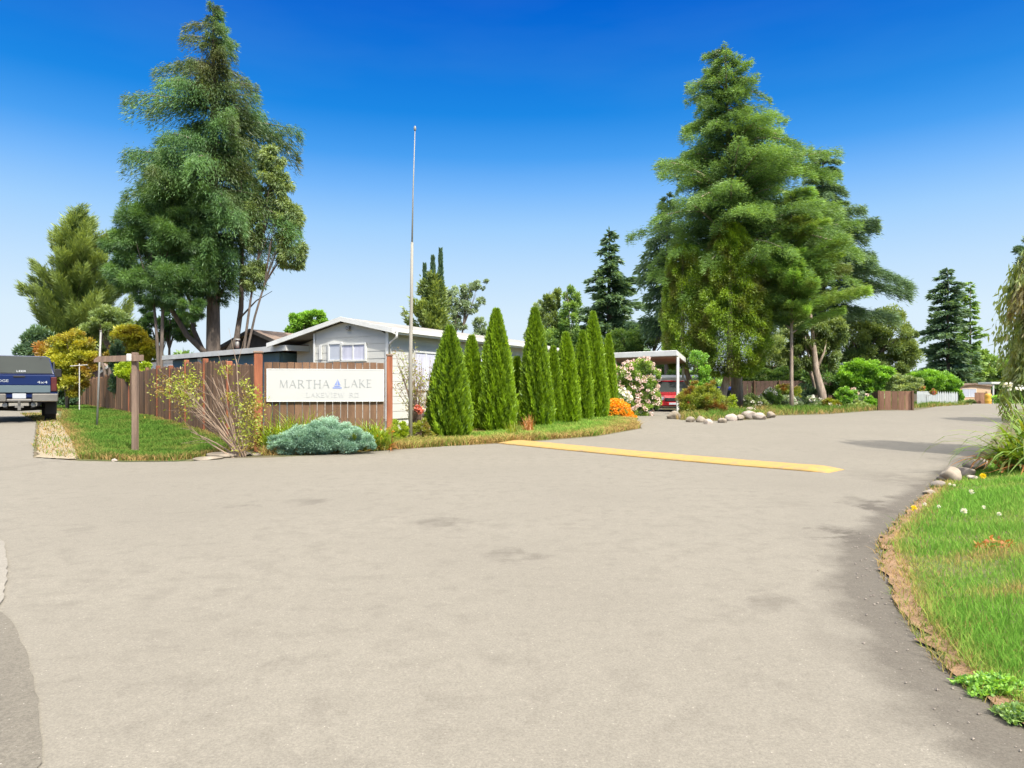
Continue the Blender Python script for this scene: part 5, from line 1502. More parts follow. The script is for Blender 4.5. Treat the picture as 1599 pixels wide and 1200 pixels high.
# dark trees behind trunk of the big conifer
blob_tree('shaded_tree', 'dark loose tree behind the bare limbs of the tallest tree', 262, 38, [(240, 515, 26, 26), (268, 500, 24, 30), (290, 520, 20, 20), (225, 545, 18, 18)], (L['firL'], BK_), 14, nleaf=6000, leaf=(0.25, 0.1), trunk_r=0.12, clump=.22)
blob_tree('round_tree', 'round mid-green treetop above the left roof slope of the mobile home', 481, 42, [(470, 503, 17, 16), (490, 497, 18, 14), (505, 510, 12, 14), (460, 518, 14, 12)], (L['grn'], BK_), 15, nleaf=5000, leaf=(0.22, 0.14), trunk_r=0.12)
# spires and lacy tree behind the mobile home
conifer('spired_cypress', 'dark cypress with three thin bare spires behind the mobile home roof', 678, 40, 445,
        [(540, 632, 705), (510, 638, 702), (490, 648, 698), (470, 656, 694), (458, 660, 690), (445, 668, 686)],
        (L['olive'], BK_), 31, nlimb=60, nleaf=12000, leaf=(0.26, 0.09), rise=0.9, droop=0.1, up=0.7, hang=0.05, trunk_r=0.12,
        extra_trunks=[stem([(676, 470), (677, 430), (678, 408)], 678, 40, .09), stem([(663, 480), (663, 440), (663, 420)], 678, 40, .07), stem([(684, 470), (686, 420), (689, 394)], 678, 40, .09)])
def spire(px, y0, y1, d, w, seed):
    rs = np.random.RandomState(seed); X, Y = XY(678, d); n = 700
    f = rs.rand(n); z = ZP(y0, d) + (ZP(y1, d) - ZP(y0, d)) * f - Tf(X, Y)
    r = w * (1 - f * 0.85) * rs.rand(n); a = rs.rand(n) * 2 * PI
    P = np.column_stack([(px - 678) * d / F + r * np.cos(a), r * np.sin(a), z])
    D = unit(np.column_stack([np.cos(a) * .4, np.sin(a) * .4, np.ones(n)]))
    return leaf_quads(P, D, 0.28, 0.09, rs), rs.rand(n) * .5
vv = [spire(676, 470, 404, 40, .22, 1), spire(663, 480, 416, 40, .15, 2), spire(688, 465, 392, 40, .18, 3)]
cy = [o for o in bpy.data.objects if o.name == 'spired_cypress'][0]
mesh_obj('spires', np.concatenate([v[0] for v in vv]), quads_idx(2100), L['drk'], cy, np.concatenate([v[1] for v in vv]))
blob_tree('lacy_tree', 'open lacy grey-green tree beside the three-spired cypress', 712, 44, [(712, 465, 18, 18), (735, 452, 16, 14), (752, 445, 12, 9), (705, 485, 16, 14), (730, 480, 20, 12), (695, 460, 10, 12), (750, 470, 9, 6), (718, 505, 12, 14)], (L['sage'], BK_), 16, nleaf=4200, leaf=(0.2, 0.1), trunk_r=0.10, clump=.24, kclump=14)
blob_tree('small_far_tree', 'small grey-green bush top just above the middle of the mobile home roof', 749, 55, [(749, 508, 9, 14), (752, 525, 12, 14)], (L['sage'], BK_), 17, nleaf=1600, leaf=(0.25, 0.12), trunk_r=0.1)
# poplar-like group
blob_tree('columnar_tree', 'pale olive column-shaped treetop behind the arborvitae row', 890, 55, [(890, 468, 16, 24), (888, 505, 18, 34), (870, 545, 30, 40), (895, 560, 30, 40)], (L['mid'], BK_), 18, nleaf=9000, leaf=(0.3, 0.14), trunk_r=0.15)
blob_tree('columnar_tree', 'shorter olive treetop left of the pale column-shaped tree', 862, 56, [(862, 470, 15, 22), (858, 505, 20, 34), (852, 545, 24, 40)], (L['olive'], BK_), 19, nleaf=7000, leaf=(0.3, 0.14), trunk_r=0.15)
blob_tree('grey_treetop', 'dim grey-green treetop behind the tallest arborvitae', 842, 60, [(842, 490, 12, 22), (838, 530, 18, 36)], (L['sage'], BK_), 20, nleaf=4500, leaf=(0.3, 0.14), trunk_r=0.15)
conifer('narrow_fir', 'narrow dark fir with a thin top left of the giant fir group', 951, 58, 360,
        [(590, 895, 1010), (540, 900, 1010), (500, 903, 1005), (460, 908, 1002), (430, 920, 990), (415, 932, 975), (395, 937, 968), (375, 942, 960), (360, 948, 954)],
        (L['drk'], BK_), 41, nlimb=85, nleaf=24000, leaf=(0.45, 0.15), rise=0.2, droop=0.3, trunk_r=0.3)
blob_tree('carport_tree', 'mid green rounded tree right behind the carport roof', 1010, 50, [(985, 530, 34, 24), (1030, 520, 36, 24), (960, 548, 28, 20), (1060, 540, 20, 24), (1000, 575, 46, 30)], (L['mid'], BK_), 22, nleaf=15000, leaf=(0.24, 0.13), trunk_r=0.15)
blob_tree('carport_hedge', 'dark green hedge seen through the open carport', 1045, 46.5, [(1010, 605, 26, 18), (1060, 600, 28, 26), (1095, 595, 24, 28)], (L['mid'], BK_), 23, nleaf=8000, leaf=(0.2, 0.12), trunk_r=0.06, cat='hedge')

# giant fir group on the right
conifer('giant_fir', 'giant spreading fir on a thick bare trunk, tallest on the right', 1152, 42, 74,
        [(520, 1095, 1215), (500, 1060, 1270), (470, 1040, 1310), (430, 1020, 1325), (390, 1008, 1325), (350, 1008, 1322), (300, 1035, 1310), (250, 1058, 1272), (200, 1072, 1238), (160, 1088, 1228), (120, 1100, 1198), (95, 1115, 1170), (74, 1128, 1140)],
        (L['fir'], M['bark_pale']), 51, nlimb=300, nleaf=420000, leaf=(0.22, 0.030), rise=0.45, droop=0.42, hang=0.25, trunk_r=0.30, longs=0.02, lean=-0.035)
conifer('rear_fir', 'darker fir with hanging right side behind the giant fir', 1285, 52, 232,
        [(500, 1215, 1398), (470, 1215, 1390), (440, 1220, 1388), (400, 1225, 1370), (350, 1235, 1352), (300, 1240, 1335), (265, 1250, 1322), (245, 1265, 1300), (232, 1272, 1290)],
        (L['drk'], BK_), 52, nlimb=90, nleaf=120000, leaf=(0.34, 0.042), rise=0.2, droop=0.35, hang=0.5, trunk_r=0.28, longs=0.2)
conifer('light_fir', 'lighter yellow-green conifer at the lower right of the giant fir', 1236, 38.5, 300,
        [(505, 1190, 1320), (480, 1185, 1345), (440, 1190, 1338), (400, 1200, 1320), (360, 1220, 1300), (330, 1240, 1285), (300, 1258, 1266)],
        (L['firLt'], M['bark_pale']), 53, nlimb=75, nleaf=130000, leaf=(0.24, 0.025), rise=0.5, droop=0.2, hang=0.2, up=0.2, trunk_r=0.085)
def ivy_column(name, label, px, d, prof, seed, n=30000, mat='ivy', trunk=True, tr_=0.22, txp=None):
    rs = np.random.RandomState(seed)
    X, Y = XY(px, d); zb = Tf(X, Y); k = d / F
    t = thing(name, label, 'cedar tree', (X, Y, zb))
    pr = sorted([(ZP(y, d) - zb, (px - xl) * k, (xr_ - px) * k) for y, xl, xr_ in prof])
    z = rs.uniform(pr[0][0], pr[-1][0], n); a = rs.rand(n) * 2 * PI
    rl, rr = prof_r(pr, z); w = (np.cos(a) + 1) / 2
    R = (rl * (1 - w) + rr * w)
    bump = np.ones(n)
    for q_ in range(14):
        ka, kz = rs.randint(2, 12), rs.uniform(1.0, 7.0) * rs.choice([-1, 1])
        bump += 0.028 * np.sin(ka * a + kz * z + rs.rand() * 6)
    r = R * bump * rs.uniform(0.82, 1.04, n)
    P = np.column_stack([r * np.cos(a), r * np.sin(a), z + rs.normal(0, .05, n)])
    D = unit(np.column_stack([np.cos(a) * .8, np.sin(a) * .8, rs.uniform(-.9, .5, n)]) + rs.normal(0, .3, (n, 3)))
    V = leaf_quads(P, D, .15 * rs.uniform(.7, 1.3, n), .04, rs, .3)
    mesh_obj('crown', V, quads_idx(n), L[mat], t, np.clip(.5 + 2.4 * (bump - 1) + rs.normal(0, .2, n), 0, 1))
    mb = MB(); 
    xo = 0 if txp is None else (txp - px) * k
    mb.tube([(xo, 0, -.3), (xo * .6, 0, pr[0][0] * .5), (0, 0, pr[0][0] + .5), (0, 0, pr[-1][0] * .95)], [tr_ * 1.2, tr_, tr_ * .9, .05], 10); mb.build('trunk', M['bark_pale'], t, True)
ivy_column('ivy_clad_cedar', 'olive-green dense column-shaped cedar in front of the giant fir trunk', 1140, 39.6, [(588, 1105, 1168), (570, 1090, 1185), (540, 1082, 1196), (490, 1084, 1200), (440, 1094, 1196), (400, 1105, 1185), (370, 1118, 1165), (350, 1130, 1150)], 3, 110000, txp=1122)
ivy_column('ivy_clad_cedar', 'narrower dense cedar column left of the ivy-like one, above the carport corner', 1066, 40.4, [(575, 1050, 1100), (550, 1040, 1112), (500, 1036, 1116), (450, 1040, 1112), (400, 1046, 1100), (385, 1056, 1080)], 4, 60000, txp=1090, tr_=.15)
conifer('drooping_branches', 'ragged dark conifer with drooping branches left of the cedar columns', 1042, 47, 300,
        [(520, 990, 1080), (480, 985, 1080), (440, 988, 1080), (400, 992, 1075), (370, 1000, 1070), (335, 1015, 1060), (300, 1035, 1050)],
        (L['drk'], BK_), 54, nlimb=45, nleaf=12000, leaf=(0.35, 0.10), rise=0.15, droop=0.3, hang=0.9, trunk_r=0.2, longs=.25)
# young lime sapling by the carport
blob_tree('young_tree', 'slender light green sapling right of the carport post', 1092, 33.6, [(1090, 560, 14, 12), (1098, 580, 12, 14), (1088, 600, 10, 14), (1104, 595, 9, 8)], (L['grn'], BK_), 24, nleaf=1800, leaf=(0.14, 0.08), trunk_r=0.05, clump=.3)
# trees of the far bed
blob_tree('pale_tree', 'pale grey-green airy tree behind the far bed, right of the giant trunk', 1212, 60, [(1200, 560, 30, 24), (1225, 540, 28, 26), (1180, 580, 30, 18), (1240, 570, 28, 22), (1215, 520, 14, 18)], (L['pale'], BK_), 25, nleaf=9000, leaf=(0.3, 0.14), trunk_r=0.1, clump=.3)
blob_tree('back_hedge', 'long mid green hedge behind the dark back fence', 1200, 56, [(1155, 585, 26, 18), (1190, 590, 28, 16), (1230, 588, 26, 16), (1262, 590, 22, 16)], (L['mid'], BK_), 26, nleaf=9000, leaf=(0.22, 0.13), trunk_r=0.05, cat='hedge')
blob_tree('brownish_cypress', 'brownish olive weeping tree left of the bright shrub across the road', 1278, 43.8, [(1265, 520, 34, 30), (1250, 555, 26, 28), (1290, 550, 22, 36), (1300, 520, 26, 26)], (L['olive'], M['bark_pale']), 27, nleaf=15000, leaf=(0.26, 0.09), trunk_r=0.22, upness=-.6)
blob_tree('broad_olive_tree', 'broad dark olive tree filling the space right of the giant fir', 1355, 54, [(1340, 530, 40, 36), (1385, 520, 36, 38), (1400, 560, 34, 34), (1350, 570, 44, 30), (1325, 500, 30, 22), (1415, 540, 22, 30)], (L['olive'], BK_), 28, nleaf=24000, leaf=(0.3, 0.12), trunk_r=0.22)
blob_tree('shaded_green_tree', 'dark green tree low behind the far flower bed', 1315, 50, [(1290, 590, 34, 28), (1330, 600, 36, 24)], (L['firG'], BK_), 29, nleaf=9000, leaf=(0.24, 0.12), trunk_r=0.1)
blob_tree('bright_shrub', 'bright green bushy shrub left of the low brown fence', 1350, 44, [(1345, 575, 28, 18), (1370, 585, 26, 18), (1325, 590, 22, 16), (1350, 600, 34, 14)], (L['grn'], BK_), 30, nleaf=9000, leaf=(0.22, 0.13), trunk_r=0.06, cat='shrub')
blob_tree('silvery_shrub', 'silvery green shrub above the low brown fence', 1408, 44, [(1400, 598, 22, 16), (1420, 600, 18, 13)], (L['pale'], BK_), 32, nleaf=4000, leaf=(0.2, 0.1), trunk_r=0.05, cat='shrub')
blob_tree('green_hedge', 'tall bright green hedge sprawling over the white picket fence', 1465, 58, [(1435, 597, 24, 18), (1460, 595, 26, 20), (1482, 602, 20, 16), (1495, 612, 10, 14)], (L['grn'], BK_), 33, nleaf=11000, leaf=(0.24, 0.14), trunk_r=0.05, cat='hedge',
          blossoms=None)
conifer('far_fir', 'tall dark far fir on the right above the hedge and tan home', 1480, 100, 418,
        [(598, 1435, 1520), (570, 1440, 1520), (530, 1443, 1515), (490, 1446, 1508), (460, 1450, 1502), (440, 1458, 1495), (425, 1466, 1488), (418, 1474, 1482)],
        (L['drk'], BK_), 61, nlimb=80, nleaf=22000, leaf=(0.6, 0.2), rise=0.2, droop=0.25, trunk_r=0.35)
conifer('far_fir', 'lighter green conifer close against the right side of the far dark fir', 1515, 106, 440,
        [(592, 1490, 1545), (550, 1490, 1538), (510, 1490, 1532), (470, 1492, 1524), (440, 1500, 1510)],
        (L['mid'], BK_), 62, nlimb=50, nleaf=9000, leaf=(0.6, 0.2), rise=0.3, droop=0.2, trunk_r=0.25)
blob_tree('yellow_green_tree', 'yellow-green broad trees behind the tan mobile home', 1545, 110, [(1545, 585, 26, 28), (1575, 590, 28, 30), (1600, 575, 24, 36), (1530, 560, 14, 24)], (L['mid'], BK_), 34, nleaf=11000, leaf=(0.6, 0.35), trunk_r=0.3)
blob_tree('porch_shrub', 'green shrubs in front of the white porch', 1580, 78, [(1565, 625, 14, 9), (1585, 622, 16, 11), (1602, 618, 14, 13)], (L['grn'], BK_), 35, nleaf=3000, leaf=(0.3, 0.18), trunk_r=0.05, cat='shrub')
blob_tree('far_right_conifer', 'blue-green conifer edge peeking in at the right border', 1612, 60, [(1612, 385, 24, 20), (1620, 420, 30, 30), (1622, 470, 34, 40), (1625, 530, 34, 40)], (L['drk'], BK_), 36, nleaf=9000, leaf=(0.35, 0.12), trunk_r=0.2)
# weeping cedar at the right border, near
def weeping():
    d = 12.5; rs = np.random.RandomState(9)
    X, Y = XY(1676, d); zb = Tf(X, Y); k = d / F
    t = thing('weeping_cedar', 'near weeping tree with long hanging olive sprays at the right border', 'tree', (X, Y, zb))
    n = 26000
    nst = 230
    a = rs.rand(nst) * 2 * PI; rr = rs.uniform(0.25, 1.0, nst) ** 0.6
    top = rs.uniform(0, 1, nst)
    R = np.interp(top, [0, .25, .6, 1], [0.98, 1.12, 1.08, 0.62]) * rr
    z1 = (ZP(590, d) - zb) + top * (ZP(345, d) - ZP(590, d)); ln = rs.uniform(0.5, 1.1, nst)
    si = rs.randint(0, nst, n); f = rs.rand(n)
    P = np.column_stack([R[si] * np.cos(a[si]) + rs.normal(0, .05, n) + .10 * f * np.cos(a[si]), R[si] * np.sin(a[si]) + rs.normal(0, .05, n), z1[si] - ln[si] * f])
    D = unit(np.column_stack([np.cos(a[si]) * .25, np.sin(a[si]) * .25, -np.ones(n)]) + rs.normal(0, .28, (n, 3)))
    V = leaf_quads(P, D, .13 * rs.uniform(.6, 1.4, n), .035, rs)
    st = rs.rand(nst)
    mesh_obj('crown', V, quads_idx(n), L['weep'], t, np.clip(st[si] * .6 + rs.normal(.25, .12, n), 0, 1))
    mb = MB(); mb.tube([(0, 0, -.3), (.03, 0, 1.2), (-.03, 0, 2.4), (0, 0, ZP(335, d) - zb)], [.14, .11, .08, .02], 10)
    for i in range(0, nst, 2):
        e = (R[i] * math.cos(a[i]), R[i] * math.sin(a[i]), z1[i]); s_ = (0, 0, max(.6, z1[i] - .5 * R[i]))
        mb.tube([s_, ((s_[0] + e[0]) / 2, e[1] / 2, z1[i] + .12), e, (e[0] * 1.05, e[1] * 1.05, e[2] - ln[i] * .8)], [.02, .014, .008, .003], 5, cap=False)
    mb.build('trunk', M['bark'], t, True)
L['weep'] = mat_leaf('weeping_sprays', (0.05, 0.08, 0.02), (0.20, 0.24, 0.06), (0.22, 0.17, 0.05), nscale=1.5)
weeping()
# large tree further right throwing shade on the road
blob_tree('roadside_tree', 'broad tree just outside the right border shading the road', 1850, 20, [(1850, 470, 130, 110), (1780, 500, 90, 80), (1930, 500, 100, 90)], (L['mid'], BK_), 37, nleaf=26000, leaf=(0.25, 0.13), trunk_r=0.2)

# ================================================================== ARBORVITAE ROW
def arborvitae(label, px, yb, yt, wpx, seed, lean_=0.0):
    rs = np.random.RandomState(seed)
    X, Y = G(px, yb); zb = Tf(X, Y); k = Y / F
    H = (yb - yt) * k; R = wpx * k / 2 * .90
    t = thing('arborvitae', label, 'conifer shrub', (X, Y, zb), rs.rand() * 6, 'arborvitae in a row beside the mobile home')
    t.rotation_euler = (rs.uniform(-.022, .022), rs.uniform(-.022, .022), rs.rand() * 6)
    n = int(9000 + 26000 * min(1.2, R * H / 1.6)); tsh = rs.uniform(-.12, .12)
    f = rs.rand(n) ** 1.15
    a = rs.rand(n) * 2 * PI
    pr = np.interp(f, [0, .05, .15, .35, .6, .8, .92, 1], [.78, .97, 1, .9, .68, .42, .2, .02])
    nl = rs.randint(7, 11)
    lob = 1 + .11 * np.sin(nl * a + 3 * np.sin(f * 7 + seed)) * np.sin(f * 9 + a * 2 + seed) + .06 * np.sin(17 * a + f * 30)
    r = R * pr * lob * rs.uniform(0.78, 1.03, n)
    P = np.column_stack([r * np.cos(a), r * np.sin(a), f * H * .97 + .02])
    D = unit(np.column_stack([np.cos(a) * .42, np.sin(a) * .42, np.ones(n)]) + rs.normal(0, .25, (n, 3)))
    # fans stand vertical and edge-on to the trunk
    S_ = unit(np.column_stack([np.cos(a), np.sin(a), np.zeros(n)]) * .7 + rs.normal(0, .5, (n, 3)))
    ll = .12 * rs.uniform(.6, 1.4, n); ww = .045 * rs.uniform(.7, 1.3, n)
    V = np.empty((n, 4, 3)); V[:, 0] = P; V[:, 1] = P + D * ll[:, None] * .5 + S_ * ww[:, None] * .5; V[:, 2] = P + D * ll[:, None]; V[:, 3] = P + D * ll[:, None] * .5 - S_ * ww[:, None] * .5
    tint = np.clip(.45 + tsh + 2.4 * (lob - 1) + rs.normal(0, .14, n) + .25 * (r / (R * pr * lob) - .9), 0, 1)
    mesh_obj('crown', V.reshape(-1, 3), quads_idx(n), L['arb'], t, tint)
    # inner mass of twigs keeps the sky out
    mb = MB(); rings = []
    for i in range(14):
        g = i / 13; q = R * float(np.interp(g, [0, .05, .15, .35, .6, .8, .92, 1], [.6, .76, .78, .70, .52, .32, .14, .01]))
        rings.append([(q * math.cos(2 * PI * j / 14) * (1 + .08 * math.sin(3 * j + i)), q * math.sin(2 * PI * j / 14), .12 + g * H * .93) for j in range(14)])
    mb.loft(rings, 0.15); mb.build('inner_foliage', L['arb'], t, True)
    mb = MB(); mb.tube([(0, 0, -.2), (0, 0, .15), (0, 0, H * .5)], [.06, .05, .02], 8); mb.build('trunk', M['bark'], t, True)
AV = [('wide low arborvitae first in the row, nearest the pole', 701, 686, 512, 72), ('slim arborvitae second in the row, behind the wide first one', 738, 676, 527, 44),
      ('tall sharp-pointed arborvitae with a thin dark tip, third in the row', 776, 677, 484, 62), ('short thin arborvitae squeezed between the sharp-pointed and the widest tall one', 806, 669, 560, 32),
      ('widest tall arborvitae in the middle of the row', 838, 671, 482, 54), ('small low arborvitae just right of the widest tall one', 863, 666, 544, 30),
      ('round-topped medium arborvitae seventh in the row', 885, 665, 521, 42), ('slim arborvitae between the round-topped one and the second tallest', 908, 660, 518, 34),
      ('second tallest arborvitae towards the far end of the row', 928, 657, 487, 46), ('last arborvitae of the row, next to the pink flowering bush', 950, 652, 523, 28)]
for i, (lb, a_, b_, c_, d_) in enumerate(AV): arborvitae(lb, a_, b_, c_, d_, 100 + i)

# ================================================================== PLANTED BED
# blue-green juniper
X, Y = G(500, 706)
jt = blob_tree('blue_juniper', 'low spreading blue-green juniper under the white sign', 500, 13.38, [(450, 692, 30, 20), (480, 686, 30, 24), (512, 680, 34, 27), (545, 684, 30, 22), (570, 690, 17, 15), (500, 695, 30, 14), (436, 700, 18, 12)],
               (L['juniper'], M['twig']), 40, nleaf=52000, leaf=(0.055, 0.016), cat='shrub', trunk_r=0.03, clump=.30, kclump=34, hollow=.6, upness=.5, crown_name='foliage', trunk_name='stem')
def strap_plant(name, label, px, yb, n, Lm, W, seed, mat='strap', dead=0, r0=.15, arch=.7, cat='plant', d=None, tilt=(.1, .7), group=None, flowers=None):
    rs = np.random.RandomState(seed)
    X, Y = G(px, yb) if d is None else XY(px, d)
    t = thing(name, label, cat, (X, Y, Tf(X, Y)), 0, group)
    P, Wd, Sd = strap_blades(n, rs, r0, Lm, W, arch, tilt=tilt)
    V, f = strips(P, Wd, Sd); tt = np.repeat(np.clip(rs.normal(.55, .25, n), 0, 1), P.shape[1] - 1)
    mesh_obj('leaves', V, f, L[mat], t, tt)
    if dead:
        P, Wd, Sd = strap_blades(dead, rs, r0 * 1.2, Lm * .75, W * .9, arch * 1.2, tilt=(.6, 1.15))
        V, f = strips(P, Wd, Sd); mesh_obj('dead_leaves', V, f, L['dead'], t, np.repeat(rs.rand(dead), P.shape[1] - 1))
    if flowers:
        fn, fz, fm, fr = flowers
        a = rs.rand(fn) * 2 * PI; r = r0 * 1.6 * np.sqrt(rs.rand(fn))
        BP = np.column_stack([r * np.cos(a), r * np.sin(a), fz * rs.uniform(.8, 1.1, fn)])
        mb = MB()
        for p in BP: mb.tube([(p[0] * .5, p[1] * .5, 0), tuple(p)], [.006, .004], 5, cap=False)
        mb.build('stems', L['grn'], t)
        blossom_mesh('blossoms', BP, fr, L[fm], t, rs, 22)
    return t
for i, (px, yb, n, Lm, lb) in enumerate([(430, 702, 150, .62, 'yellow-green strap-leaved clump at the foot of the left sign post'), (455, 690, 120, .62, 'strap-leaved clump with orange tints left of the juniper top'), (478, 688, 150, .72, 'tallest bright strap-leaved clump below the left half of the sign'),
                                         (500, 688, 100, .55, 'green strap-leaved clump right behind the juniper crown'), (545, 688, 110, .50, 'darker strap-leaved clump below the right half of the sign'), (575, 690, 130, .55, 'dense dark green strap-leaved clump by the right sign post'), (596, 694, 130, .55, 'strap-leaved clump with orange blooms at the right sign post')]):
    strap_plant('daylily_clump', lb, px, yb + 2, int(n * 1.3), Lm * 1.35, .024, 200 + i, r0=.18, arch=.5, dead=14 if i in (0, 1, 6) else 0, group='strap-leaved clumps under the sign', d=13.78 + .05 * i, flowers=(4, .42, 'orange', .035) if i in (6,) else ((5, .3, 'orange', .03) if i == 5 else None))
blob_tree('lime_shrub', 'small lime-yellow rounded shrub between the right sign post and the tall pole', 624, 15.2, [(624, 668, 14, 14), (620, 680, 16, 10)], (L['lime'], M['twig']), 41, nleaf=2600, leaf=(.05, .03), cat='shrub', trunk_r=.015, crown_name='foliage', trunk_name='stem')
# bare arching shrub with yellowing leaves
def fan_shrub():
    rs = np.random.RandomState(14); d = 13.0
    X, Y = XY(378, d); zb = Tf(X, Y); k = d / F
    t = thing('bare_fan_shrub', 'leaning shrub of bare fanned stems with yellow-green tips in front of the long fence', 'shrub', (X, Y, zb))
    ends = [(300, 600), (312, 612), (322, 592), (335, 590), (345, 600), (330, 620), (318, 640), (305, 650), (290, 675), (340, 575), (352, 585), (362, 600), (296, 668), (358, 560), (300, 630), (326, 605), (348, 612), (335, 635), (268, 610), (280, 600)]
    mb = MB(); tips = []
    for i, (ex_, ey) in enumerate(ends):
        e = np.array([(ex_ - 378) * k, rs.uniform(-.5, .35), ZP(ey, d) - zb]); m = e * .5 + np.array([.04, 0, .03]) * rs.normal()
        mb.tube([(rs.normal(0, .05), rs.normal(0, .05), -.05), tuple(m), tuple(e)], [.017, .012, .005], 6, cap=False)
        for j in range(4):
            f = rs.uniform(.5, .95); b = m + (e - m) * (2 * f - 1) if f > .5 else m
            e2 = b + (e - m) * rs.uniform(.3, .6) + rs.normal(0, .12, 3)
            mb.tube([tuple(b), tuple(e2)], [.005, .002], 5, cap=False); tips.append(e2)
    mb.build('stems', M['twig'], t)
    cl = [(262, 600, .16, 260), (275, 618, .20, 420), (300, 590, .13, 300), (290, 608, .16, 400), (300, 628, .12, 200), (283, 650, .10, 120), (355, 578, .09, 130), (360, 620, .1, 160), (345, 655, .06, 60), (250, 612, .08, 80),
          (392, 690, .16, 420), (388, 665, .14, 420), (386, 640, .13, 360), (392, 615, .1, 220), (404, 632, .12, 240), (400, 655, .12, 260), (383, 600, .07, 80)]
    P = []; 
    for (px, py, r, n) in cl:
        n = int(n * .6); P.append(np.array([(px - 378) * k, rs.uniform(-.2, .2), ZP(py, d) - zb]) + rs.normal(0, 1, (n, 3)) * r * [.85, 1, .7])
    P = np.concatenate(P); P[:, 2] = np.maximum(P[:, 2], .03); n = len(P)
    V = leaf_quads(P, unit(rs.normal(size=(n, 3)) + [0, 0, .3]), .055 * rs.uniform(.6, 1.4, n), .028, rs)
    mesh_obj('leaves', V, quads_idx(n), L['scrub'], t, rs.rand(n))
    mb = MB()
    for (px, py) in ((385, 600), (392, 625), (400, 610), (262, 600), (278, 615)):
        e = ((px - 378) * k, 0, ZP(py, d) - zb); mb.tube([(0.05, 0, 0), (e[0] * .6 + .02, .02, e[2] * .5), e], [.01, .007, .003], 5, cap=False)
    mb.build('thin_shoots', M['twig'], t)
fan_shrub()
# twiggy rose bush beside the pole
def twiggy(name, label, px, d, x0, x1, ytop, seed, nst=26, leaves=500):
    rs = np.random.RandomState(seed); X, Y = XY(px, d); zb = Tf(X, Y); k = d / F
    t = thing(name, label, 'shrub', (X, Y, zb)); mb = MB(); tips = []
    for i in range(nst):
        ex_ = rs.uniform(x0, x1); ey = rs.uniform(ytop, ytop + 70)
        e = np.array([(ex_ - px) * k, rs.uniform(-.5, .5), ZP(ey, d) - zb]); m = e * .55 + rs.normal(0, .06, 3) - np.array([e[0] * .25, 0, 0])
        mb.tube([(rs.normal(0, .08), rs.normal(0, .08), -.05), tuple(m), tuple(e)], [.012, .008, .003], 5, cap=False)
        for j in range(5):
            b = m + (e - m) * rs.rand(); e2 = b + rs.normal(0, .16, 3) + [0, 0, .1]; mb.tube([tuple(b), tuple(e2)], [.004, .0015], 5, cap=False); tips.append(e2); tips.append(b)
    mb.build('stems', M['twig'], t)
    tips = np.array(tips); P = tips[rs.randint(0, len(tips), leaves)] + rs.normal(0, .05, (leaves, 3)); P[:, 2] = np.maximum(P[:, 2], .05)
    V = leaf_quads(P, unit(rs.normal(size=(leaves, 3))), .05, .03, rs); mesh_obj('leaves', V, quads_idx(leaves), L['scrub'], t, rs.rand(leaves))
    return t, k, zb
t, k, zb = twiggy('twiggy_rose_bush', 'tall bare twiggy bush right beside the tall pole', 652, 16.2, 618, 672, 545, 3, 34, 900)
rs = np.random.RandomState(3)
blossom_mesh('blossoms', np.array([[(655 - 652) * k, -.3, ZP(637, 16.2) - zb], [(659 - 652) * k, -.3, ZP(641, 16.2) - zb]]), .09, L['coral'], t, rs, 60)
blossom_mesh('blossoms', np.array([[(664 - 652) * k, -.3, ZP(640, 16.2) - zb], [(642 - 652) * k, -.3, ZP(640, 16.2) - zb]]), .07, L['white'], t, rs, 50)
blob_tree('low_green_shrub', 'low leafy green plants at the foot of the twiggy bush', 652, 15.8, [(645, 672, 12, 14), (660, 668, 10, 16), (668, 680, 10, 8)], (L['scrub'], M['twig']), 43, nleaf=2200, leaf=(.05, .03), cat='shrub', trunk_r=.01, crown_name='foliage', trunk_name='stem')
# dried orange weeds in front of the arborvitae
for i, (px, yb, lb) in enumerate([(825, 672, 'dried rusty seed stalk clump between two arborvitae'), (800, 678, 'straw coloured weed stalks in front of the short thin arborvitae')]):
    strap_plant('dried_weed', lb, px, yb + 6, 60, .55 - .1 * i, .014, 300 + i, mat='dead' if i == 0 else 'scrub', r0=.12, arch=.3, tilt=(.02, .4))

# flowering rose bush
X, Y = G(990, 652)
blob_tree('rose_bush', 'large light green bush covered in pale pink roses under the carport edge', 992, 27.5, [(985, 590, 22, 26), (1005, 575, 18, 16), (975, 620, 22, 26), (1010, 610, 18, 26), (1020, 590, 12, 16), (1000, 640, 22, 18), (965, 590, 12, 20), (1022, 625, 10, 16)],
          (L['rose'], M['twig']), 44, nleaf=17000, leaf=(0.10, 0.06), cat='shrub', trunk_r=.03, crown_name='foliage', trunk_name='stem',
          blossoms=dict(n=150, r=.085, mat=L['pinkw'], per=22))
blob_tree('orange_flower_clump', 'rounded clump of vivid orange flowers beside the road edge', 968, 24.0, [(962, 644, 22, 19), (972, 655, 20, 15)], (L['mid'], M['twig']), 45, nleaf=3500, leaf=(0.07, 0.035), cat='flowers', trunk_r=.012, crown_name='foliage', trunk_name='stem',
          blossoms=dict(n=260, r=.075, mat=L['orange'], per=16))
blob_tree('white_flower_clump', 'cluster of round white blooms left of the orange flowers', 938, 24.2, [(938, 650, 14, 12), (932, 662, 9, 9)], (L['mid'], M['twig']), 46, nleaf=1800, leaf=(0.08, 0.045), cat='flowers', trunk_r=.012, crown_name='foliage', trunk_name='stem',
          blossoms=dict(n=14, r=.13, mat=L['white'], per=40))
blob_tree('cream_flower_clump', 'cream yellow rounded blooms between last arborvitae and rose bush', 970, 26.0, [(966, 618, 12, 8), (974, 628, 10, 8)], (L['mid'], M['twig']), 47, nleaf=1300, leaf=(0.08, 0.045), cat='flowers', trunk_r=.012, crown_name='foliage', trunk_name='stem',
          blossoms=dict(n=8, r=.15, mat=L['white'], per=40))
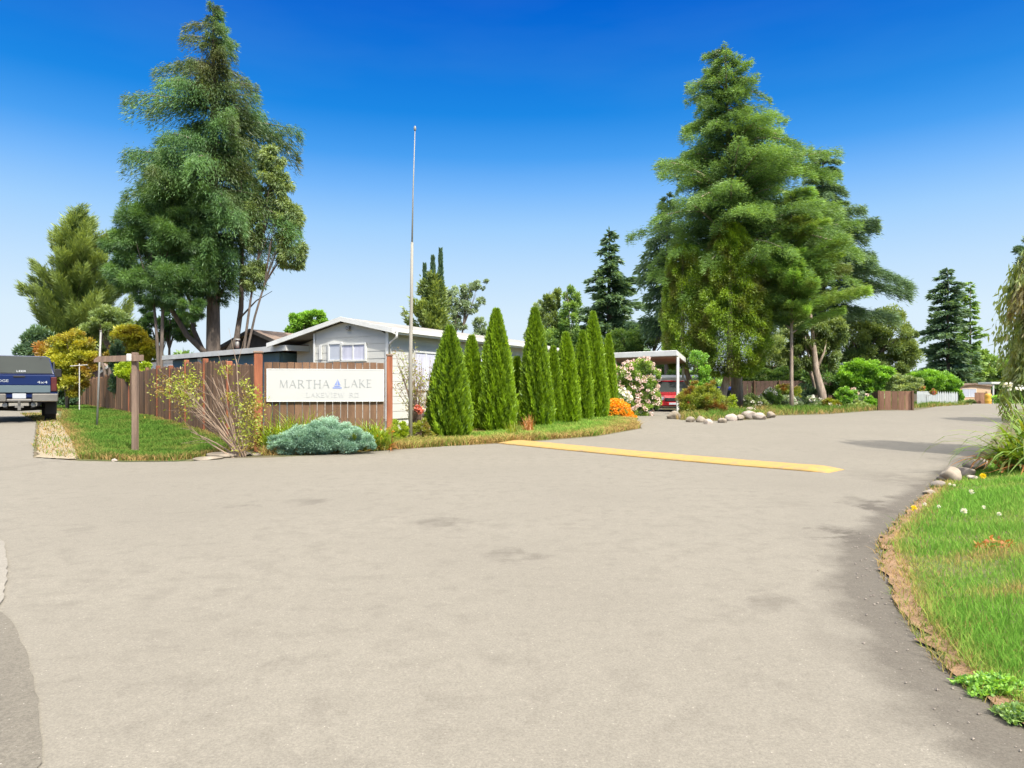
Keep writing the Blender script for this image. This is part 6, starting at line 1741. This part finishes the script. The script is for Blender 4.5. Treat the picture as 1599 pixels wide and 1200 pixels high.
blob_tree('low_green_shrub', 'low green plants under the orange flowers', 972, 23.4, [(960, 672, 18, 9), (985, 668, 12, 9)], (L['mid'], M['twig']), 48, nleaf=2400, leaf=(.07, .04), cat='plant', trunk_r=.01, crown_name='foliage', trunk_name='stem')
# tree island shrubs and rocks
blob_tree('rusty_shrub', 'big feathery yellow-green shrub with rust orange top in the tree island', 1092, 29.5, [(1075, 628, 20, 22), (1100, 622, 24, 22), (1122, 636, 18, 18), (1085, 645, 24, 14), (1090, 608, 16, 12), (1112, 606, 12, 10)],
          (L['rusty'], M['twig']), 49, nleaf=18000, leaf=(0.13, 0.035), cat='shrub', trunk_r=.02, crown_name='foliage', trunk_name='stem', upness=.6)
blob_tree('yellow_low_plant', 'small pointed yellow-green plant between rusty shrub and thick trunk', 1144, 34, [(1144, 628, 7, 12), (1144, 640, 9, 8)], (L['lime'], M['twig']), 50, nleaf=700, leaf=(.14, .05), cat='plant', trunk_r=.01, crown_name='foliage', trunk_name='stem')
rk_list = [(1052, 650, 13, 'rock', 'rounded grey-tan rock at the left end of the tree island'), (1078, 655, 10, 'rock', 'tan rock under the left side of the rusty shrub'), (1093, 655, 11, 'rock', 'flat tan rock under the middle of the rusty shrub'), (1106, 658, 8, 'rock_white', 'small pale rock lowest in front of the rusty shrub'),
           (1142, 653, 11, 'rock_white', 'pale rounded rock left of the thick trunk base'), (1155, 652, 9, 'rock', 'brownish rock just below the thick trunk'), (1170, 650, 14, 'rock_white', 'biggest white rock right of the thick trunk'), (1186, 651, 12, 'rock_white', 'pinkish pale rock right of the biggest white rock'),
           (1172, 640, 10, 'rock', 'mossy grey rock behind the biggest white rock'), (1203, 648, 11, 'rock', 'flat pale brown rock at the right tip of the tree island'), (1128, 656, 8, 'rock', 'small tan rock beside the straw grass')]
for i, (px, py, w, m, lb) in enumerate(rk_list):
    X, Y = G(px, py + 5); rock(lb, X, Y, w * Y / F * .88, M[m], 60 + i, 'rocks edging the tree island', .75)
for i, (px, py, w, lb) in enumerate([(518, 693, 8, 'small white rock leaning at the front of the juniper'), (531, 692, 8, 'pale rock second in front of the juniper'), (522, 702, 6, 'lowest tiny white rock in front of the juniper'), (558, 696, 5, 'round white stone right of the juniper rocks'),
                                     (259, 694, 5, 'white stone lying in the grass right of the wooden post'), (179, 717, 4, 'tiny white stone at the asphalt edge left of the wooden post')]):
    X, Y = G(px, py + 4); rock(lb, X, Y, w * Y / F, M['rock_white'], 90 + i, 'small pale stones', .8)
for i, (px, py, w, lb) in enumerate([(345, 712, 26, 'long flat pale rock slab at the corner of the left lawn'), (375, 710, 22, 'flat pale slab in front of the bare fan shrub'), (325, 717, 20, 'low sandy slab leftmost at the lawn corner'), (400, 709, 12, 'small flat slab left of the juniper')]):
    X, Y = G(px, py + 2); rock(lb, X, Y, w * Y / F, M['rock'], 110 + i, 'flat slabs at the lawn corner', .16, zoff=0.0)
for i, (px, py, w, m, lb) in enumerate([(1485, 748, 16, 'rock', 'angular tan rock at the front end of the right verge'), (1465, 757, 9, 'rock_dark', 'small dark rock left of the angular tan rock'), (1508, 742, 13, 'rock_dark', 'dark rock between the tan rock and the strap-leaved plant'),
                                        (1522, 733, 15, 'rock_dark', 'largest dark rock under the strap-leaved plant'), (1533, 725, 11, 'rock_dark', 'dark rock highest in the verge pile'), (1499, 735, 8, 'rock', 'small tan rock behind the angular one'), (1450, 768, 7, 'rock', 'small brown stone on the asphalt edge'), (1518, 745, 7, 'rock_white', 'little pale stone in front of the dark rocks'), (1472, 747, 7, 'rock', 'little stone at the tip of the rock pile')]):
    X, Y = G(px, py + 6); rock(lb, X, Y, w * Y / F * 1.15, M[m], 130 + i, 'rocks at the right verge', .75, zoff=.05)
rsd = np.random.RandomState(8)
# gravel crumbs along the right edge
def crumbs():
    import bmesh
    rs = np.random.RandomState(31); V = []; Fc = []
    base = np.array([[1, 0, 0], [-.5, .87, 0], [-.5, -.87, 0], [0, 0, 1.0], [.4, .3, -.4]])
    fc = [(0, 1, 3), (1, 2, 3), (2, 0, 3), (0, 4, 1), (1, 4, 2), (2, 4, 0)]
    for i in range(420):
        y = rs.uniform(2.2, 11) ; y = 2.2 + (y - 2.2) ** 1.0
        x = float(xr(y)) - abs(rs.normal(0, .16)) - .0 + (0.05 if rs.rand() < .4 else 0)
        s = rs.uniform(.002, .007) * (1 + .1 * y)
        n = len(V)
        for p in base: 
            q = p * s * rs.uniform(.7, 1.3, 3); V.append((x + q[0], y + q[1], Tf(x, y) + .016 + q[2] * .6))
        Fc += [tuple(a + n for a in f) for f in fc]
    o = mesh_obj('loose_gravel', V, Fc, M['rock_dark']); tag(o, 'loose gravel crumbs scattered along the right asphalt edge', 'gravel', None, 'stuff')
crumbs()
# big strap plant right
L['strapG'] = mat_leaf('green_strap_leaves', (0.035, 0.085, 0.008), (0.12, 0.185, 0.02), (0.20, 0.20, 0.03), nscale=3, gloss=0.08)
strap_plant('strap_leaved_plant', 'large arching strap-leaved plant with orange dead leaves at the right border', 1626, 742, 270, 1.2, .042, 400, mat='strapG', dead=110, r0=.42, arch=1.0, d=9.6, tilt=(.1, .8))
strap_plant('strap_leaved_plant', 'taller upright green leafy clump behind the dead-leaved strap plant', 1634, 700, 190, 1.25, .03, 401, mat='strapG', r0=.35, arch=.5, d=11.2, tilt=(.05, .6), flowers=(5, 1.25, 'white', .07))
# shrubs and flowers of the far bed
fb = [(1180, 628, 18, 12, 'pale', 'white', 8, 'pale rounded flowering shrub right of the thick trunk'), (1205, 620, 16, 14, 'mid', 'white', 12, 'green shrub dotted with white blooms, second from the thick trunk'), (1234, 628, 17, 11, 'sage', 'white', 9, 'grey-green mound with flat white flowers in the far bed'),
      (1230, 612, 20, 12, 'rusty', None, 0, 'yellow-green clipped mound under the pale tree'), (1262, 615, 22, 16, 'drk', None, 0, 'dark green clipped rounded shrub before the brown shed'), (1271, 630, 12, 12, 'sage', 'white', 7, 'small shrub with white blooms beside the leaning trunk'),
      (1300, 632, 14, 10, 'scrub', 'white', 5, 'yellowish low plant with white blooms mid far bed'), (1322, 618, 16, 14, 'grn', None, 0, 'fresh green grassy clump under the bright shrub'), (1340, 622, 14, 14, 'sage', 'pinkw', 10, 'flowering shrub with pinkish white blooms near the low brown fence'),
      (1342, 634, 14, 9, 'pale', None, 0, 'pale green mound at the road edge near the low brown fence'), (1360, 630, 9, 12, 'grn', None, 0, 'small green shrub touching the low brown fence')]
for i, (px, py, rx, ry, lm, bm_, nb_, lb) in enumerate(fb):
    blob_tree('bed_shrub', lb, px, 40.5 + (i % 3) * .8 + (2.5 if py < 616 else 0), [(px - rx * .35, py, rx * .7, ry), (px + rx * .4, py + 2, rx * .65, ry * .85)], (L[lm], M['twig']), 500 + i, nleaf=2600, leaf=(.14, .08), cat='shrub', trunk_r=.02,
              crown_name='foliage', trunk_name='stem', blossoms=dict(n=nb_, r=.13, mat=L[bm_], per=26) if bm_ else None, group='shrubs in the far bed')
blob_tree('yellow_bloom_shrub', 'spot of red and yellow blooms at the left end of the picket fence', 1437, 52, [(1436, 608, 7, 7), (1458, 613, 5, 4)], (L['scrub'], M['twig']), 520, nleaf=800, leaf=(.14, .08), cat='flowers', trunk_r=.01, crown_name='foliage', trunk_name='stem', blossoms=dict(n=9, r=.14, mat=L['coral'], per=20))
blob_tree('rock_plants', 'pale low plants and stones before the tan mobile home', 1508, 84, [(1503, 629, 8, 3), (1516, 629, 7, 4)], (L['pale'], M['twig']), 521, nleaf=700, leaf=(.3, .16), cat='plant', trunk_r=.01, crown_name='foliage', trunk_name='stem')
# trunk of tree at the far bed
x, y = XY(1283, 43)
t = thing('leaning_bare_trunk', 'pale thick leaning trunk stump in the far flower bed', 'tree', (x, y, Tf(x, y)))
mb = MB(); mb.tube([(.1, 0, -.3), (0, 0, .9), (-.3, .1, 2.2), (-.42, .2, 4), (-.5, .5, 6.5)], [.34, .25, .20, .13, .03], 12); mb.tube([(-.3, .1, 2.2), (.2, .1, 3.4), (.5, .3, 4.6)], [.1, .06, .02], 7); mb.tube([(-.4, .15, 3.4), (-.9, .2, 4.2), (-1.2, .3, 5)], [.09, .05, .02], 7); mb.build('trunk', M['bark_pale'], t, True)
# tall distant woods that close the horizon
def woods():
    rs = np.random.RandomState(71); P = []; tint = []
    for i in range(150):
        a = math.radians(-62 + 124 * (i + rs.rand()) / 150); d = rs.uniform(135, 190)
        x, y = d * math.sin(a), d * math.cos(a)
        h = rs.uniform(4, 8); w = rs.uniform(3, 6); n = 420
        f = rs.rand(n); r = w * (1 - f * rs.uniform(.4, .9)) * rs.rand(n) ** .5; b = rs.rand(n) * 2 * PI
        P.append(np.column_stack([x + r * np.cos(b), y + r * np.sin(b), Tf(x, y) + f * h])); tint.append(np.clip(rs.rand() * .5 + rs.rand(n) * .5, 0, 1))
    P = np.concatenate(P); n = len(P)
    V = leaf_quads(P, unit(rs.normal(size=(n, 3)) + [0, 0, .6]), 1.5, .8, rs)
    o = mesh_obj('distant_woods', V, quads_idx(n), L['mid'], None, np.concatenate(tint)); tag(o, 'distant belt of green woods closing the horizon', 'woods', None, 'stuff')
woods()
